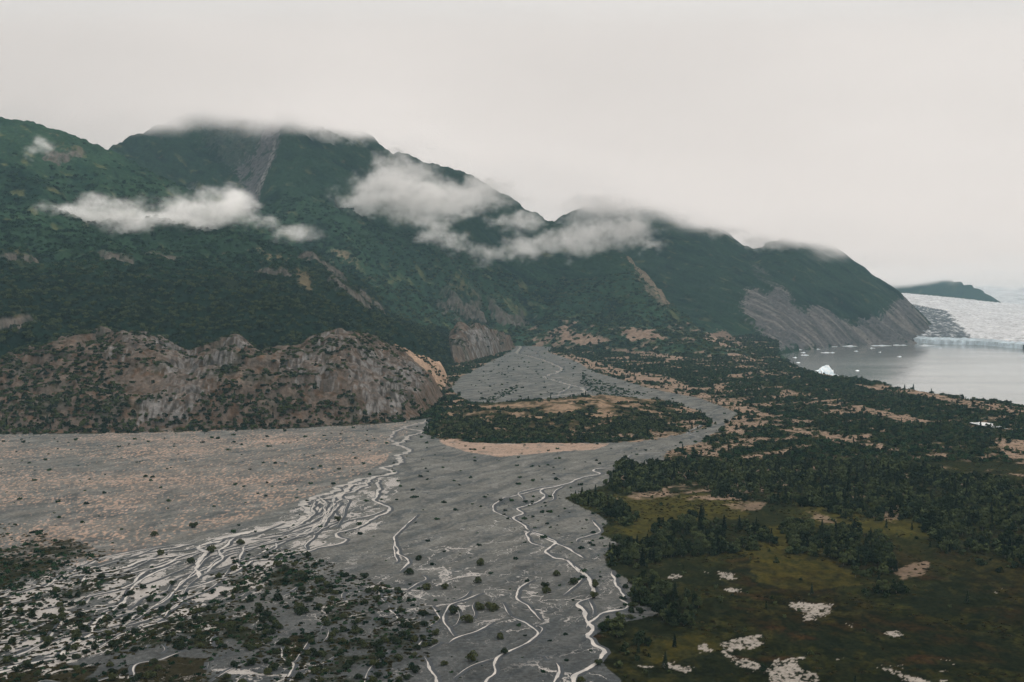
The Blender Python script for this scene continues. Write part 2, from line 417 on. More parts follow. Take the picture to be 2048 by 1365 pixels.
# rock and gully relief
m = (LAYER == 1) | (LAYER == 3)
amp = fade(14, above)
tr = ridged(XX / 150 + 0.5 * fbm(XX / 60, YY / 60, 3, 33), YY / 70, 2, 34)
DZ += np.where(m, amp * (12 * sstep(-0.05, 0.30, tr) + 5 * sstep(0.1, 0.3, ridged(XX / 55, YY / 34 + 0.4 * fbm(XX / 30, YY / 30, 2, 36), 2, 35)) - 6), 0)
DZ += np.where(m, amp * (9.0 * ridged(XX / 70, YY / 80, 4, 31) + 4.0 * domes(XX / 26, YY / 22, 5) + 3.0 * fbm(XX / 14, YY / 14, 3, 37)), 0)
DZ += np.where(LAYER == 2, fade(8, above) * (2.5 * fbm(XX / 50, YY / 50, 4, 41)), 0)
m0 = LAYER == 4
CLIFF = np.zeros_like(Z0); CROWN = np.zeros_like(Z0)
for kx, ky, kY, kr, kh in ((925, 625, 2740, 62, 34), (1012, 632, 2790, 60, 36), (700, 572, 1900, 40, 22), (742, 562, 2060, 36, 24), (545, 562, 1850, 34, 18), (25, 515, 1700, 48, 24), (15, 668, 1370, 34, 16),
                           (130, 300, 2500, 44, 22), (955, 640, 2650, 46, 22), (320, 480, 1900, 36, 14), (232, 515, 1800, 26, 12), (640, 515, 2050, 40, 16)):
    cx, cY, _ = at(kx, ky, kY)
    rr_ = np.hypot(XX - cx, (YY - cY) * 0.8) / (kr * (1 + 0.9 * fbm(XX / 28, YY / 28, 4, 44)))
    on = (LAYER == 4) | (LAYER == 5); kh = kh * 0.6
    DZ += np.where(on, kh * sstep(1.0, 0.55, rr_), 0)
    side = np.clip(0.5 + (cY - YY + 0.35 * (XX - cx)) / kr, 0, 1)
    CLIFF = np.maximum(CLIFF, on * sstep(1.05, 0.9, rr_) * sstep(0.42, 0.60, rr_) * side)
    CROWN = np.maximum(CROWN, on * sstep(0.75, 0.5, rr_))
u0 = XX * 0.60 + YY * 0.80; v0 = XX * 0.80 - YY * 0.60
DZ += np.where(m0, fade(50, above) * (36 * (ridged(u0 / 330 + 0.3 * fbm(XX / 300, YY / 300, 2, 8), v0 / 900, 4, 51) - 0.3) + 11 * ridged(XX / 70, YY / 90, 3, 57)), 0)
m1 = LAYER == 5
u1 = XX * 0.66 + YY * 0.75; v1 = XX * 0.75 - YY * 0.66
DZ += np.where(m1, fade(60, above) * (38 * (ridged(u1 / 250 + 0.6 * fbm(XX / 400, YY / 400, 2, 9), v1 / 900, 4, 61) - 0.3) + 14 * ridged(u1 / 58 + 0.5 * fbm(XX / 90, YY / 90, 2, 66), v1 / 190, 3, 67) + 5 * fbm(XX / 30, YY / 34, 3, 68)), 0)
m2 = LAYER == 6
DZ += np.where(m1, fade(120, above) * sstep(1050, 850, BX) * 80 * (ridged(u1 / 620 + 0.8 * fbm(XX / 700, YY / 700, 2, 19), v1 / 1900, 3, 161) - 0.35), 0)
DZ += np.where(m0, fade(80, above) * sstep(330, 420, BY) * 30 * (ridged(u0 / 520 + 0.6 * fbm(XX / 500, YY / 500, 2, 18), v0 / 1100, 3, 163) - 0.35), 0)
DZ += np.where(m2, fade(30, above) * (5 * fbm(XX / 34, YY / 40, 3, 78) + 34 * (ridged(u1 / 230 + 0.4 * fbm(XX / 400, YY / 400, 2, 12), v1 / 1300, 4, 71) - 0.3) + 13 * ridged(u1 / 66 + 0.5 * fbm(XX / 90, YY / 90, 2, 76), v1 / 260, 3, 77)), 0)
for ml, fw in ((m0, 50), (m1, 60), (m2, 30)):
    wgt = fade(fw, above) * ml; mean_ = (DZ * wgt).sum() / wgt.sum(); DZ -= 0.85 * mean_ * wgt
m4 = LAYER == 7
DZ += np.where(m4, 20 * fbm(XX / 300, YY / 500, 4, 81), 0)

# ------------------------------------------------------------------ land cover
nzA = fbm(XX / 42, YY / 42, 5, 91); nzB = fbm(XX / 120, YY / 120, 4, 95); nzC = fbm(XX / 11, YY / 11, 4, 99); nzD = fbm(XX / 4.0, YY / 4.0, 2, 103)
nzE = fbm(XX / 42 + 9, YY / 42, 5, 92); nzF = fbm(XX / 75 + 3, YY / 75, 4, 93)
wob = 22.0 * np.clip(1100.0 / YY, 0.35, 1.6)
PX = BX + nzA * wob * 0.9; PY = BY + nzE * wob * 0.35
WARPS = [(nzA, nzE, 1.0), (nzE, nzC, 1.2), (nzC, nzA, 0.8), (nzF, nzE, 1.3), (-nzE, nzF, 1.0), (nzC, -nzC, 1.5)]
CRK = ridged(XX / 17, YY / 9, 3, 121)

def soft(P, amp=None, rough=0.3, flat_=0.45):
    """a patch of land cover with a broken, fading edge"""
    P = np.asarray(P, float)
    w = wob if amp is None else amp
    acc = 0.0
    for nx, ny, k in WARPS:
        acc = acc + in_poly(BX + nx * w * k, BY + ny * w * k * flat_, P)
    acc = acc / len(WARPS)
    return sstep(0.38, 0.66, acc + rough * (nzC + 0.6 * nzD) * (acc > 0) * 1.3)

def mixc(C, m, c):
    m = np.clip(m, 0, 1)[..., None]
    return C * (1 - m) + np.asarray(c) * m

GRAVEL1 = [(-3000, 920), (-600, 885), (0, 869), (240, 867), (430, 862), (560, 858), (700, 851), (800, 845), (862, 836), (852, 868), (885, 882),
           (1000, 887), (1150, 887), (1280, 884), (1370, 868), (1430, 850), (1475, 828), (1450, 850), (1400, 885), (1335, 903), (1320, 930), (1236, 925), (1222, 965), (1130, 998),
           (1190, 1027), (1212, 1042), (1202, 1070), (1246, 1087), (1210, 1110), (1212, 1132), (1265, 1167), (1268, 1205), (1325, 1226), (1280, 1237), (1205, 1258), (1182, 1272),
           (1206, 1300), (1202, 1325), (1242, 1362), (1260, 1500), (1300, 1900), (-4000, 1900)]
GRAVEL2 = [(900, 778), (920, 755), (985, 722), (1020, 703), (1033, 685), (1112, 690), (1095, 705), (1150, 722), (1190, 745), (1300, 777), (1400, 797), (1475, 826), (1440, 850),
           (1425, 845), (1400, 822), (1340, 805), (1250, 796), (1170, 791), (1100, 798), (1000, 806), (940, 806)]
BEACH = [(868, 866), (925, 884), (1000, 888), (1100, 886), (1222, 888), (1190, 899), (1100, 906), (1000, 914), (930, 903), (885, 888)]
flat = LAYER == 0
gr = flat & (in_poly(BX + nzA * 8 + nzC * 8, BY + nzC * 3, GRAVEL1) | in_poly(BX + nzA * 5 + nzC * 5, BY + nzC * 1.5, GRAVEL2))
beach = flat * soft(BEACH, 8, 0.2)
BELT = flat & ~gr & (BY < 1000) & (BX > 880)

tund = sstep(1000, 1240, BY + 60 * nzB)              # open tundra near the bottom right
C = np.zeros(YY.shape + (3,)); C[:] = (0.017, 0.021, 0.010)
C = mixc(C, sstep(-0.1, 0.35, nzA), (0.034, 0.036, 0.012))
C = mixc(C, sstep(-0.1, 0.4, nzB + 0.4 * nzC) * tund * 0.9, (0.034, 0.019, 0.009))
C = mixc(C, sstep(0.1, 0.5, nzF + 0.4 * nzC) * tund * 0.8, (0.028, 0.027, 0.009))
C = mixc(C, sstep(0.15, 0.5, nzC) * 0.4, (0.042, 0.034, 0.012))
nzH = fbm(XX / 6.5, YY / 9, 3, 108)
C = mixc(C, sstep(0.0, 0.35, nzH + 0.3 * nzA) * tund * 0.8, (0.009, 0.012, 0.006))
C = mixc(C, sstep(0.15, 0.45, -nzH + 0.4 * nzF) * 0.5 * (flat), (0.060, 0.055, 0.018))
C = mixc(C, sstep(0.25, 0.5, fbm(XX / 34, YY / 26, 4, 128)) * tund * 0.6, (0.060, 0.028, 0.013))
C = mixc(C, sstep(0.05, 0.3, fbm(XX / 2.2, YY / 3.4, 2, 129)) * 0.55 * (YY < 900), (0.006, 0.008, 0.004))
OLIVE = [[(1220, 985), (1300, 1000), (1420, 985), (1480, 1000), (1500, 1030), (1400, 1040), (1330, 1055), (1340, 1075), (1280, 1085), (1230, 1060)], [(1540, 1050), (1700, 1070), (1640, 1110), (1560, 1130), (1480, 1110)], [(1580, 1000), (1700, 1010), (1850, 1050), (1900, 1080), (1760, 1070), (1640, 1060)], [(1240, 1300), (1400, 1260), (1450, 1300), (1300, 1330)], [(1500, 1120), (1650, 1120), (1760, 1170), (1600, 1180), (1500, 1160)]]
for P in OLIVE: C = mixc(C, soft(P) * flat * 0.75 * sstep(-0.5, 0.3, nzH), (0.070, 0.060, 0.015))
tanc = np.array((0.25, 0.18, 0.135))
hs = ridged(mv_ / 46.0 + 0.6 * nzA, mu_ / 380.0 + 3, 3, 17)
tanr = hs + 0.7 * nzA + 0.3 * nzC
tan = BELT * sstep(0.42, 0.75, tanr - 0.25 * sstep(1450, 1750, BX)) * 0.9
TANS = [[(1075, 700), (1150, 712), (1240, 738), (1330, 752), (1420, 790), (1500, 812), (1560, 838), (1480, 826), (1400, 797), (1300, 776), (1200, 745), (1120, 722)],
        [(1100, 655), (1130, 655), (1230, 685), (1160, 692), (1120, 680)], [(1230, 655), (1290, 650), (1340, 680), (1260, 682)],
        [(1390, 672), (1450, 662), (1500, 700), (1440, 694)], [(1455, 706), (1500, 712), (1520, 728), (1465, 722)], [(1200, 695), (1300, 705), (1400, 720), (1330, 722)],
        [(1560, 775), (1620, 790), (1560, 792)], [(1620, 800), (1720, 810), (1820, 835), (1900, 850), (1800, 845), (1690, 820)],
        [(1530, 845), (1640, 860), (1760, 888), (1820, 905), (1750, 897), (1640, 878), (1540, 860)], [(1820, 910), (1860, 925), (1830, 920)],
        [(1700, 768), (1800, 772), (1900, 795), (2048, 815), (2300, 850), (2300, 862), (2048, 828), (1950, 818), (1850, 795), (1760, 785)],
        [(1980, 870), (2100, 890), (2100, 940), (2010, 915)], [(1450, 850), (1490, 858), (1500, 875), (1450, 868)], [(1355, 941), (1400, 938), (1385, 960), (1340, 952)],
        [(1600, 1020), (1650, 1030), (1700, 1050), (1640, 1045)], [(1765, 1008), (1795, 1010), (1805, 1042), (1760, 1040)], [(1440, 1008), (1530, 1003), (1520, 1020), (1480, 1018)],
        [(1640, 740), (1700, 755), (1640, 752)], [(1440, 940), (1470, 930), (1470, 945)], [(1780, 1140), (1860, 1120), (1850, 1150), (1800, 1160)]]
for i, P in enumerate(TANS):
    tan = np.maximum(tan, soft(P, None, 0.5) * flat * ~gr * (1.0 if i < 14 else 0.55) * (sstep(-0.45, 0.0, nzA + 0.6 * nzC) if i < 12 else 1.0))
C *= (1 - 0.30 * tund)[..., None]
C = mixc(C, tan, tanc)
C = mixc(C, tan * sstep(0.0, 0.4, nzD + nzC) * 0.55, (0.11, 0.085, 0.055))
C = mixc(C, tan * sstep(0.3, 0.5, nzC + 0.6 * nzA) * 0.8, (0.04, 0.038, 0.02))
# bright silt pans on the tundra
PANS = [[(1575, 1210), (1610, 1205), (1665, 1208), (1662, 1225), (1640, 1240), (1600, 1243), (1612, 1228), (1585, 1220)], [(1430, 1140), (1470, 1148), (1472, 1162), (1440, 1156)],
        [(1336, 1150), (1358, 1147), (1360, 1158), (1338, 1160)], [(1405, 1140), (1432, 1142), (1415, 1146)], [(1445, 1176), (1480, 1180), (1478, 1188), (1452, 1184)], [(1418, 1176), (1440, 1178), (1424, 1184)],
        [(1440, 1285), (1500, 1272), (1528, 1268), (1515, 1280), (1530, 1290), (1495, 1302), (1465, 1300), (1470, 1312), (1530, 1330), (1525, 1345), (1480, 1335), (1445, 1310)],
        [(1395, 1288), (1412, 1286), (1425, 1308), (1400, 1305), (1395, 1298)], [(1318, 1326), (1350, 1328), (1388, 1335), (1378, 1345), (1340, 1340)], [(1275, 1330), (1300, 1330), (1315, 1338), (1280, 1338)],
        [(1545, 1318), (1590, 1315), (1600, 1335), (1640, 1350), (1640, 1400), (1540, 1400), (1536, 1345)], [(1590, 1311), (1612, 1312), (1612, 1320), (1594, 1320)], [(1667, 1318), (1690, 1317), (1672, 1322)],
        [(1750, 1326), (1800, 1345), (1860, 1362), (1850, 1375), (1800, 1358), (1760, 1338)], [(1765, 1326), (1812, 1335), (1800, 1338)], [(1980, 1185), (1998, 1182), (1992, 1189)], [(1880, 1358), (1895, 1360), (1890, 1370), (1875, 1368)],
        [(1685, 1240), (1706, 1255), (1700, 1256)], [(1770, 1265), (1800, 1258), (1812, 1270), (1785, 1278)], [(1865, 1335), (1890, 1340), (1885, 1347)], [(1880, 1312), (1925, 1335), (1915, 1337)], [(1270, 1180), (1282, 1158), (1290, 1163)]]
pan = np.zeros(YY.shape)
pw = 0.5 + 0.5 * fbm(XX / 1.7, YY / 2.6, 3, 107)
for P in PANS:
    acc = 0.0
    for nx, ny, k in ((nzC, nzA, 12), (nzD, nzC, 16), (nzE, nzD, 14), (-nzC, nzE, 10), (nzD, -nzD, 9)):
        acc = acc + in_poly(BX + nx * k * 1.5, BY + ny * k * 0.8, P)
    pan = np.maximum(pan, (acc > 0) * sstep(0.72, 0.86, 0.75 * acc / 5 + 1.5 * (pw - 0.5) + 0.16 + 0.55 * nzC))
pan *= flat
C = mixc(C, pan, (0.27, 0.245, 0.215))

# river gravel
flow = (XX * 0.55 + YY * 0.83)
flu = fbm((XX * 0.83 - YY * 0.55) / 9 + 0.8 * nzA, flow / 60, 4, 111)
G = np.zeros_like(C); G[:] = (0.130, 0.130, 0.120)
G = mixc(G, sstep(-0.1, 0.45, flu), (0.084, 0.089, 0.088))
G = mixc(G, sstep(0.1, 0.5, -flu) * 0.7, (0.165, 0.162, 0.152))
chan = ridged((XX * 0.75 - YY * 0.66) / 26 + 1.3 * nzA, flow / 120, 3, 115)
G = mixc(G, sstep(0.62, 0.80, chan + 0.15 * nzC) * 0.55, (0.052, 0.060, 0.066))
G = mixc(G, sstep(0.70, 0.86, ridged((XX * 0.75 - YY * 0.66) / 17 + 1.5 * nzE, flow / 70, 3, 117) + 0.15 * nzD) * 0.45, (0.21, 0.205, 0.195))
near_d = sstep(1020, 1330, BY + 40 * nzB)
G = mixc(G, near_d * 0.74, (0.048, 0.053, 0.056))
lich = soft([(-3000, 900), (0, 868), (430, 860), (840, 842), (800, 880), (770, 925), (700, 960), (600, 1000), (500, 1040), (380, 1072), (150, 1140), (0, 1155), (-900, 1290)], 14, 0.1)
nzG = fbm(XX / 2.6, YY / 5.0, 2, 109)
G = mixc(G, lich * sstep(0.02, 0.32, nzG + 0.35 * nzB + 0.45 * nzF + 0.25 * nzC - 0.10), (0.34, 0.245, 0.19))
G = mixc(G, lich * 0.22 * sstep(-0.4, 0.4, nzB + nzA), (0.24, 0.20, 0.17))
dryv = soft([(-3000, 1300), (-500, 1150), (0, 1080), (60, 1070), (230, 1100), (300, 1200), (500, 1150), (560, 1120), (700, 1200), (850, 1230), (830, 1300), (700, 1400), (-500, 1600)], 50)
G = mixc(G, dryv * sstep(-0.15, 0.25, nzA + 0.7 * nzC) * 0.95, (0.016, 0.018, 0.009))
for P in ([(-900, 1400), (-100, 1345), (60, 1325), (200, 1330), (160, 1365), (260, 1365), (240, 1420), (-900, 1700)], [(560, 1280), (610, 1268), (600, 1320), (565, 1310)], [(200, 1345), (330, 1310), (420, 1320), (400, 1380), (200, 1400)]):
    G = mixc(G, soft(P, 25) * 0.95, (0.022, 0.019, 0.009))
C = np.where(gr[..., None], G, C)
C = mixc(C, beach * sstep(-0.7, -0.3, nzC + nzD), (0.29, 0.215, 0.168))

# hills: rocky knob, island and spur
isK = (LAYER == 1) | (LAYER == 3)
H = np.zeros_like(C); H[:] = (0.062, 0.042, 0.028)
H = mixc(H, sstep(-0.3, 0.3, nzC), (0.105, 0.066, 0.043))
H = mixc(H, sstep(0.25, 0.55, nzC + 0.5 * nzA) * 0.7, (0.17, 0.112, 0.075))
H = mixc(H, sstep(-0.05, 0.25, nzA - 0.1) * 0.8, (0.030, 0.032, 0.018))
ROCKS = [[(300, 692), (345, 690), (395, 740), (410, 800), (370, 850), (290, 870), (280, 845), (330, 800), (335, 760)], [(400, 790), (405, 755), (470, 695), (500, 700), (480, 730), (440, 760), (425, 795)],
         [(640, 690), (690, 690), (700, 720), (620, 740)], [(690, 720), (800, 740), (850, 770), (840, 800), (800, 830), (740, 830), (700, 780)], [(560, 730), (640, 730), (680, 780), (580, 780)],
         [(195, 705), (235, 715), (230, 740), (200, 735)], [(925, 672), (985, 680), (1000, 700), (960, 712), (925, 700)], [(720, 775), (790, 780), (800, 830), (740, 835)], [(250, 690), (300, 680), (310, 720), (255, 730)]]
rk = np.zeros(YY.shape)
for P in ROCKS: rk = np.maximum(rk, soft(P, 34, 0.9, 0.9))
slK = np.gradient(Z0 + DZ, axis=0) / np.gradient(ROWS)[:, None]
slX = np.abs(np.gradient(Z0 + DZ, axis=1)) / (np.gradient(COLS)[None] * YY)
stp = slK + 0.6 * slX + 0.25 * nzA
rk = np.maximum(0.45 * rk, (rk > 0.05) * sstep(0.6, 1.1, stp)); rk = np.maximum(rk, 0.6 * sstep(2.0, 2.8, stp) * sstep(0.0, 0.3, nzF))
rk = rk * sstep(-0.45, 0.05, nzC + 0.6 * CRK + 0.3)
RK2 = ridged(XX / 9, YY / 30, 3, 123)
H = mixc(H, rk * sstep(-0.1, 0.3, CRK + 0.5 * nzD + 0.5 * nzC) * 0.8, (0.060, 0.054, 0.050))
H = mixc(H, rk * sstep(0.25, 0.7, RK2 + 0.8 * nzD + 0.3 * nzC) * 0.85, (0.20, 0.19, 0.182))
H = mixc(H, rk * sstep(-0.1, 0.4, -RK2 + 0.7 * nzD) * 0.85, (0.032, 0.032, 0.032))
H = mixc(H, (1 - rk) * sstep(0.25, 0.5, CRK) * 0.45, (0.15, 0.135, 0.12))
H = mixc(H, soft([(775, 705), (830, 725), (900, 748), (885, 785), (855, 765), (820, 740)], 8) * 0.9, (0.36, 0.25, 0.175))
C = np.where(isK[..., None], H, C)
I_ = np.zeros_like(C); I_[:] = (0.05, 0.042, 0.022)
itop = 1 - sstep(815, 850, BY)
I_ = mixc(I_, sstep(0.1, 0.45, nzA + 0.6 * nzC + 0.25 * itop), (0.24, 0.168, 0.115))
I_ = mixc(I_, sstep(0.1, 0.4, nzC + 0.5 * nzD) * 0.5, (0.11, 0.085, 0.05))
C = np.where((LAYER == 2)[..., None], I_, C)

# mountains
V = np.zeros_like(C); V[:] = (0.009, 0.024, 0.016)
big = fbm(u1 / 150, v1 / 420, 4, 131)
V = mixc(V, sstep(-0.2, 0.4, big), (0.016, 0.043, 0.026))
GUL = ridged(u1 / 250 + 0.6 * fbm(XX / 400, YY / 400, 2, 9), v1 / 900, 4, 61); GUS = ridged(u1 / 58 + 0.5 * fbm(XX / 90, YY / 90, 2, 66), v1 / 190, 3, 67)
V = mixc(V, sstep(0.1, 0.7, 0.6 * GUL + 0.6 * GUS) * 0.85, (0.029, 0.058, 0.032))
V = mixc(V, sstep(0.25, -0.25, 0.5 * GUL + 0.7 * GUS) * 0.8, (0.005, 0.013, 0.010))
V = mixc(V, sstep(0.02, 0.45, fbm(u1 / 40, v1 / 110, 4, 135) + 0.35 * big), (0.030, 0.058, 0.031))
V = mixc(V, sstep(0.15, 0.6, -fbm(u1 / 36 + 7, v1 / 120, 4, 136)) * 0.8, (0.007, 0.017, 0.014))
V = mixc(V, sstep(0.26, 0.5, fbm(u1 / 36 + 4, v1 / 90, 4, 138)) * 0.75, (0.115, 0.120, 0.055))
V = mixc(V, sstep(0.40, 0.60, fbm(XX / 45 + 14, YY / 30, 4, 139)) * 0.6, (0.15, 0.11, 0.065))
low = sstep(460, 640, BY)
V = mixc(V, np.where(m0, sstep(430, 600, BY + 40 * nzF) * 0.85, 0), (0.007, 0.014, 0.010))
scree_c = (0.150, 0.142, 0.150)
SCREE = [([(535, 245), (566, 238), (554, 300), (537, 345), (518, 400), (503, 450), (484, 450), (478, 405), (505, 345), (512, 300)], 5, 0.95, 22),
         ([(400, 245), (560, 238), (545, 300), (470, 320), (410, 275)], 5, 0.30, 40), ([(468, 318), (520, 300), (520, 330), (480, 345)], 5, 0.9, 20), ([(345, 366), (385, 360), (420, 385), (350, 385)], 5, 0.8, 16),
         ([(480, 350), (500, 345), (500, 380), (478, 370)], 5, 0.8, 20)]
for P, lay, w, am in SCREE:
    V = mixc(V, soft(P, am, 0.6, 1.0) * (LAYER == lay) * w * sstep(-0.6, -0.1, nzC + nzA), scree_c)
V = mixc(V, soft([(548, 290), (554, 292), (538, 345), (520, 395), (512, 395), (530, 345)], 5, 0.5, 1.0) * m1 * sstep(-0.3, 0.2, nzC), (0.30, 0.28, 0.27))
st = fbm(u1 / 28, v1 / 260, 4, 141)
CL2 = [(1480, 610), (1500, 580), (1530, 590), (1560, 575), (1600, 625), (1640, 615), (1700, 645), (1760, 640), (1790, 605), (1815, 600), (1850, 640), (1920, 695), (1560, 700), (1530, 680), (1505, 650)]
cl2 = soft(CL2, 30, 0.4, 1.0) * m2
V = mixc(V, cl2 * sstep(-0.5, 0.1, st + 0.35 + 0.3 * nzA), (0.165, 0.155, 0.155))
V = mixc(V, cl2 * sstep(0.0, 0.35, st) * 0.75, (0.34, 0.305, 0.275))
V = mixc(V, cl2 * sstep(0.15, 0.5, -st) * 0.5, (0.055, 0.055, 0.052))
V = mixc(V, (soft([(1500, 510), (1535, 540), (1575, 600), (1540, 590), (1510, 550)], 26, 0.4, 1.0) * m2) * sstep(-0.2, 0.3, st) * 0.7, (0.15, 0.14, 0.135))
V = mixc(V, m2 * sstep(0.2, 0.6, st) * 0.3, (0.10, 0.095, 0.08))
for P, c, w in [([(1235, 498), (1250, 503), (1300, 556), (1345, 608), (1335, 618), (1290, 572)], (0.26, 0.20, 0.145), 0.9), ([(1262, 555), (1320, 600), (1340, 625), (1310, 610)], (0.22, 0.17, 0.13), 0.6),
             ([(640, 495), (690, 515), (735, 550), (690, 525)], (0.22, 0.17, 0.11), 0.7), ([(490, 505), (560, 520), (600, 545), (540, 520)], (0.22, 0.16, 0.10), 0.6),
             
             ([(590, 550), (620, 560), (625, 600), (595, 590)], (0.16, 0.12, 0.07), 0.6)]:
    mk = soft(P, 16, 0.6, 0.9) * (m0 | m1)
    V = mixc(V, mk * w, c)
    V = mixc(V, mk * sstep(0.0, 0.5, -CRK) * 0.7, (0.05, 0.045, 0.04))
V = mixc(V, CROWN * sstep(0.0, 0.4, nzC + 0.6 * nzA) * 0.6, (0.12, 0.10, 0.052))
V = mixc(V, CLIFF * sstep(0.0, 0.5, CRK + 1.8 * nzC + 0.9 * nzD) * 0.85, (0.088, 0.070, 0.058))
V = mixc(V, CLIFF * sstep(0.1, 0.5, RK2 + 0.5 * nzD) * 0.5, (0.17, 0.15, 0.135))
V = mixc(V, CLIFF * sstep(0.0, 0.5, -RK2) * 0.7, (0.03, 0.03, 0.028))
# the foot of the big mountain runs out into patchy moraine
footm = m1 & (above < 60) & (BX > 1050)
V = mixc(V, footm * sstep(0.5, 0.8, tanr), tanc * 0.9)
for P in TANS[:6]:
    V = mixc(V, soft(P, 14, 0.5) * (m1 | m2), tanc)
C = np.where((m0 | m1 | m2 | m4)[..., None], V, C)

# how thickly shrubs and trees grow, 0..1
cellA = (np.gradient(ROWS)[:, None] * np.gradient(COLS)[None] * YY)
green = np.clip((0.17 - C.sum(-1)) * 10, 0, 1)
VEG = np.zeros(YY.shape)
VEG = np.where(m0 | m1, green * sstep(300, 520, BY + 90 * nzF) * (0.55 + 0.45 * sstep(-0.3, 0.2, nzF)), VEG)
WOODS = [[(1236, 925), (1310, 925), (1335, 905), (1400, 885), (1440, 870), (1500, 878), (1560, 862), (1700, 893), (1830, 935), (1960, 960), (2500, 980), (2500, 1110), (2040, 1100), (1960, 1060), (1880, 1060), (1800, 1040), (1700, 1045), (1640, 1015), (1560, 1010), (1500, 1000), (1440, 1000), (1380, 960), (1310, 985), (1250, 990), (1210, 980)],
         [(1320, 1050), (1400, 1030), (1440, 1050), (1520, 1060), (1560, 1090), (1460, 1110), (1340, 1120), (1290, 1140), (1220, 1130), (1215, 1095), (1290, 1080)],
         [(1250, 1165), (1320, 1160), (1330, 1190), (1400, 1210), (1395, 1250), (1330, 1250), (1265, 1210)], [(1560, 1055), (1700, 1060), (1780, 1080), (1790, 1150), (1720, 1165), (1680, 1120), (1590, 1110)],
         [(1710, 1180), (1760, 1165), (1810, 1185), (1800, 1200), (1730, 1200)], [(1840, 1060), (2500, 1080), (2500, 1160), (2000, 1135), (1880, 1100)], [(1195, 1260), (1240, 1230), (1250, 1260), (1230, 1285), (1205, 1290)],
         [(1230, 1295), (1300, 1290), (1290, 1315), (1230, 1315)], [(1190, 1005), (1235, 1000), (1280, 1035), (1260, 1055), (1215, 1045)], [(1130, 1000), (1200, 990), (1230, 1010), (1190, 1020)],
         [(1400, 890), (1480, 850), (1540, 860), (1500, 900)]]
woods = np.zeros(YY.shape)
for P in WOODS: woods = np.maximum(woods, soft(P, 26, 0.5))
gapn = sstep(-0.42, -0.05, nzA + 0.35 * nzC)
VEG = np.where(footm, np.maximum(VEG, 0.35 * sstep(-0.1, 0.3, nzC + 0.4 * nzA)), VEG)
VEG = np.where(flat & ~gr, np.where(BY < 925, 0.80 * (1 - 0.82 * tan) * (0.25 + 0.75 * sstep(-0.35, 0.05, nzC + 0.5 * nzF)), 0.9 * woods * gapn), VEG)
low_sc = flat & ~gr & (BY > 925)
KV = [[(-400, 690), (40, 690), (110, 715), (190, 735), (240, 790), (270, 872), (-400, 890)], [(380, 862), (395, 815), (450, 790), (540, 795), (600, 822), (700, 828), (800, 832), (850, 850), (840, 862)],
      [(140, 690), (240, 676), (300, 686), (180, 712)], [(345, 700), (430, 690), (470, 700), (400, 735), (350, 725)], [(600, 705), (690, 700), (700, 730), (640, 742)], [(520, 770), (620, 765), (640, 800), (540, 805)], [(700, 690), (760, 700), (740, 735), (715, 720)]]
kv = np.zeros(YY.shape)
for P in KV: kv = np.maximum(kv, soft(P, 26, 0.6, 0.8))
kv = np.maximum(kv, sstep(836, 848, BY + 6 * nzA) * sstep(880, 860, BX) * 0.9)
kv = np.maximum(kv, 0.8 * sstep(735, 705, BY + 30 * nzA) * sstep(-0.2, 0.15, nzC + nzF) * sstep(800, 700, BX))
kveg = np.maximum(kv, 0.85 * sstep(-0.02, 0.2, nzA + 0.45 * nzC + 0.3 * nzF))
VEG = np.where(isK, np.clip(kveg * (1 - 0.85 * rk), 0, 1), VEG)
VEG = np.where(LAYER == 2, sstep(-0.15, 0.2, -0.8 * nzA + 0.4 * nzC + 0.6 * nzF + 0.6 * (0.62 - itop)) * 0.95, VEG)
VEG = np.where(LAYER == 3, VEG * 0.5, VEG)
VEG *= (1 - beach)

# brush canopy relief on the slopes
canopy = np.where(m0 | m1, 1.0, 0.0) * np.clip((0.20 - C.sum(-1)) * 12, 0, 1) * fade(20, above)
DZ += canopy * 4.2 * domes(XX / 9.0, YY / 11.0, 3)
Z = Z0 + DZ
C *= 0.74 * (1 + 0.22 * nzC[..., None])

# river flow coordinates for the web of shallow threads: distance down the channel, distance across it, strength
UP = [(735, 965), (628, 1002), (600, 1036), (512, 1056), (400, 1082), (300, 1100), (160, 1142), (60, 1178), (-120, 1230), (-400, 1300)]
LP = [(765, 985), (745, 1020), (690, 1075), (600, 1105), (500, 1140), (400, 1200), (300, 1260), (150, 1320), (-60, 1380), (-300, 1450)]
def g_line(P, n=140):
    P = np.array(P, float); x, y = on_floor(P[:, 0], P[:, 1]); Q = np.stack([x, y], 1)
    t = np.linspace(0, len(P) - 1, n); return np.stack([np.interp(t, np.arange(len(P)), Q[:, 0]), np.interp(t, np.arange(len(P)), Q[:, 1])], 1)
GU, GL = g_line(UP), g_line(LP); GC = (GU + GL) / 2; GW = np.hypot(*(GU - GL).T) / 2
GT = np.gradient(GC, axis=0); GT /= np.linalg.norm(GT, axis=1)[:, None]; GS = np.r_[0, np.cumsum(np.hypot(*np.diff(GC, axis=0).T))]
FLOW = np.zeros(YY.shape + (3,)); 
apx, apy = on_floor(1330, 890); apx = float(apx); apy = float(apy)
ddx, ddy = XX - apx, YY - apy; rad = np.hypot(ddx, ddy); ang = np.arctan2(ddx, -ddy)
lower = soft([(560, 1130), (760, 1100), (1000, 1040), (1180, 1080), (1250, 1180), (1200, 1400), (-300, 1500), (-200, 1380), (150, 1310), (400, 1210)], 40)
FLOW[..., 0] = rad; FLOW[..., 1] = ang * 330.0; FLOW[..., 2] = np.where(gr, 0.17 * lower * sstep(-0.25, 0.3, nzF + 0.3 * nzA) + 0.07 * sstep(950, 1100, BY), 0)
sel = gr & (BY > 955) & (BX < 800) & (BX > -420)
vx, vy = XX[sel], YY[sel]
best = np.full(vx.shape, 1e9); bi = np.zeros(vx.shape, int)
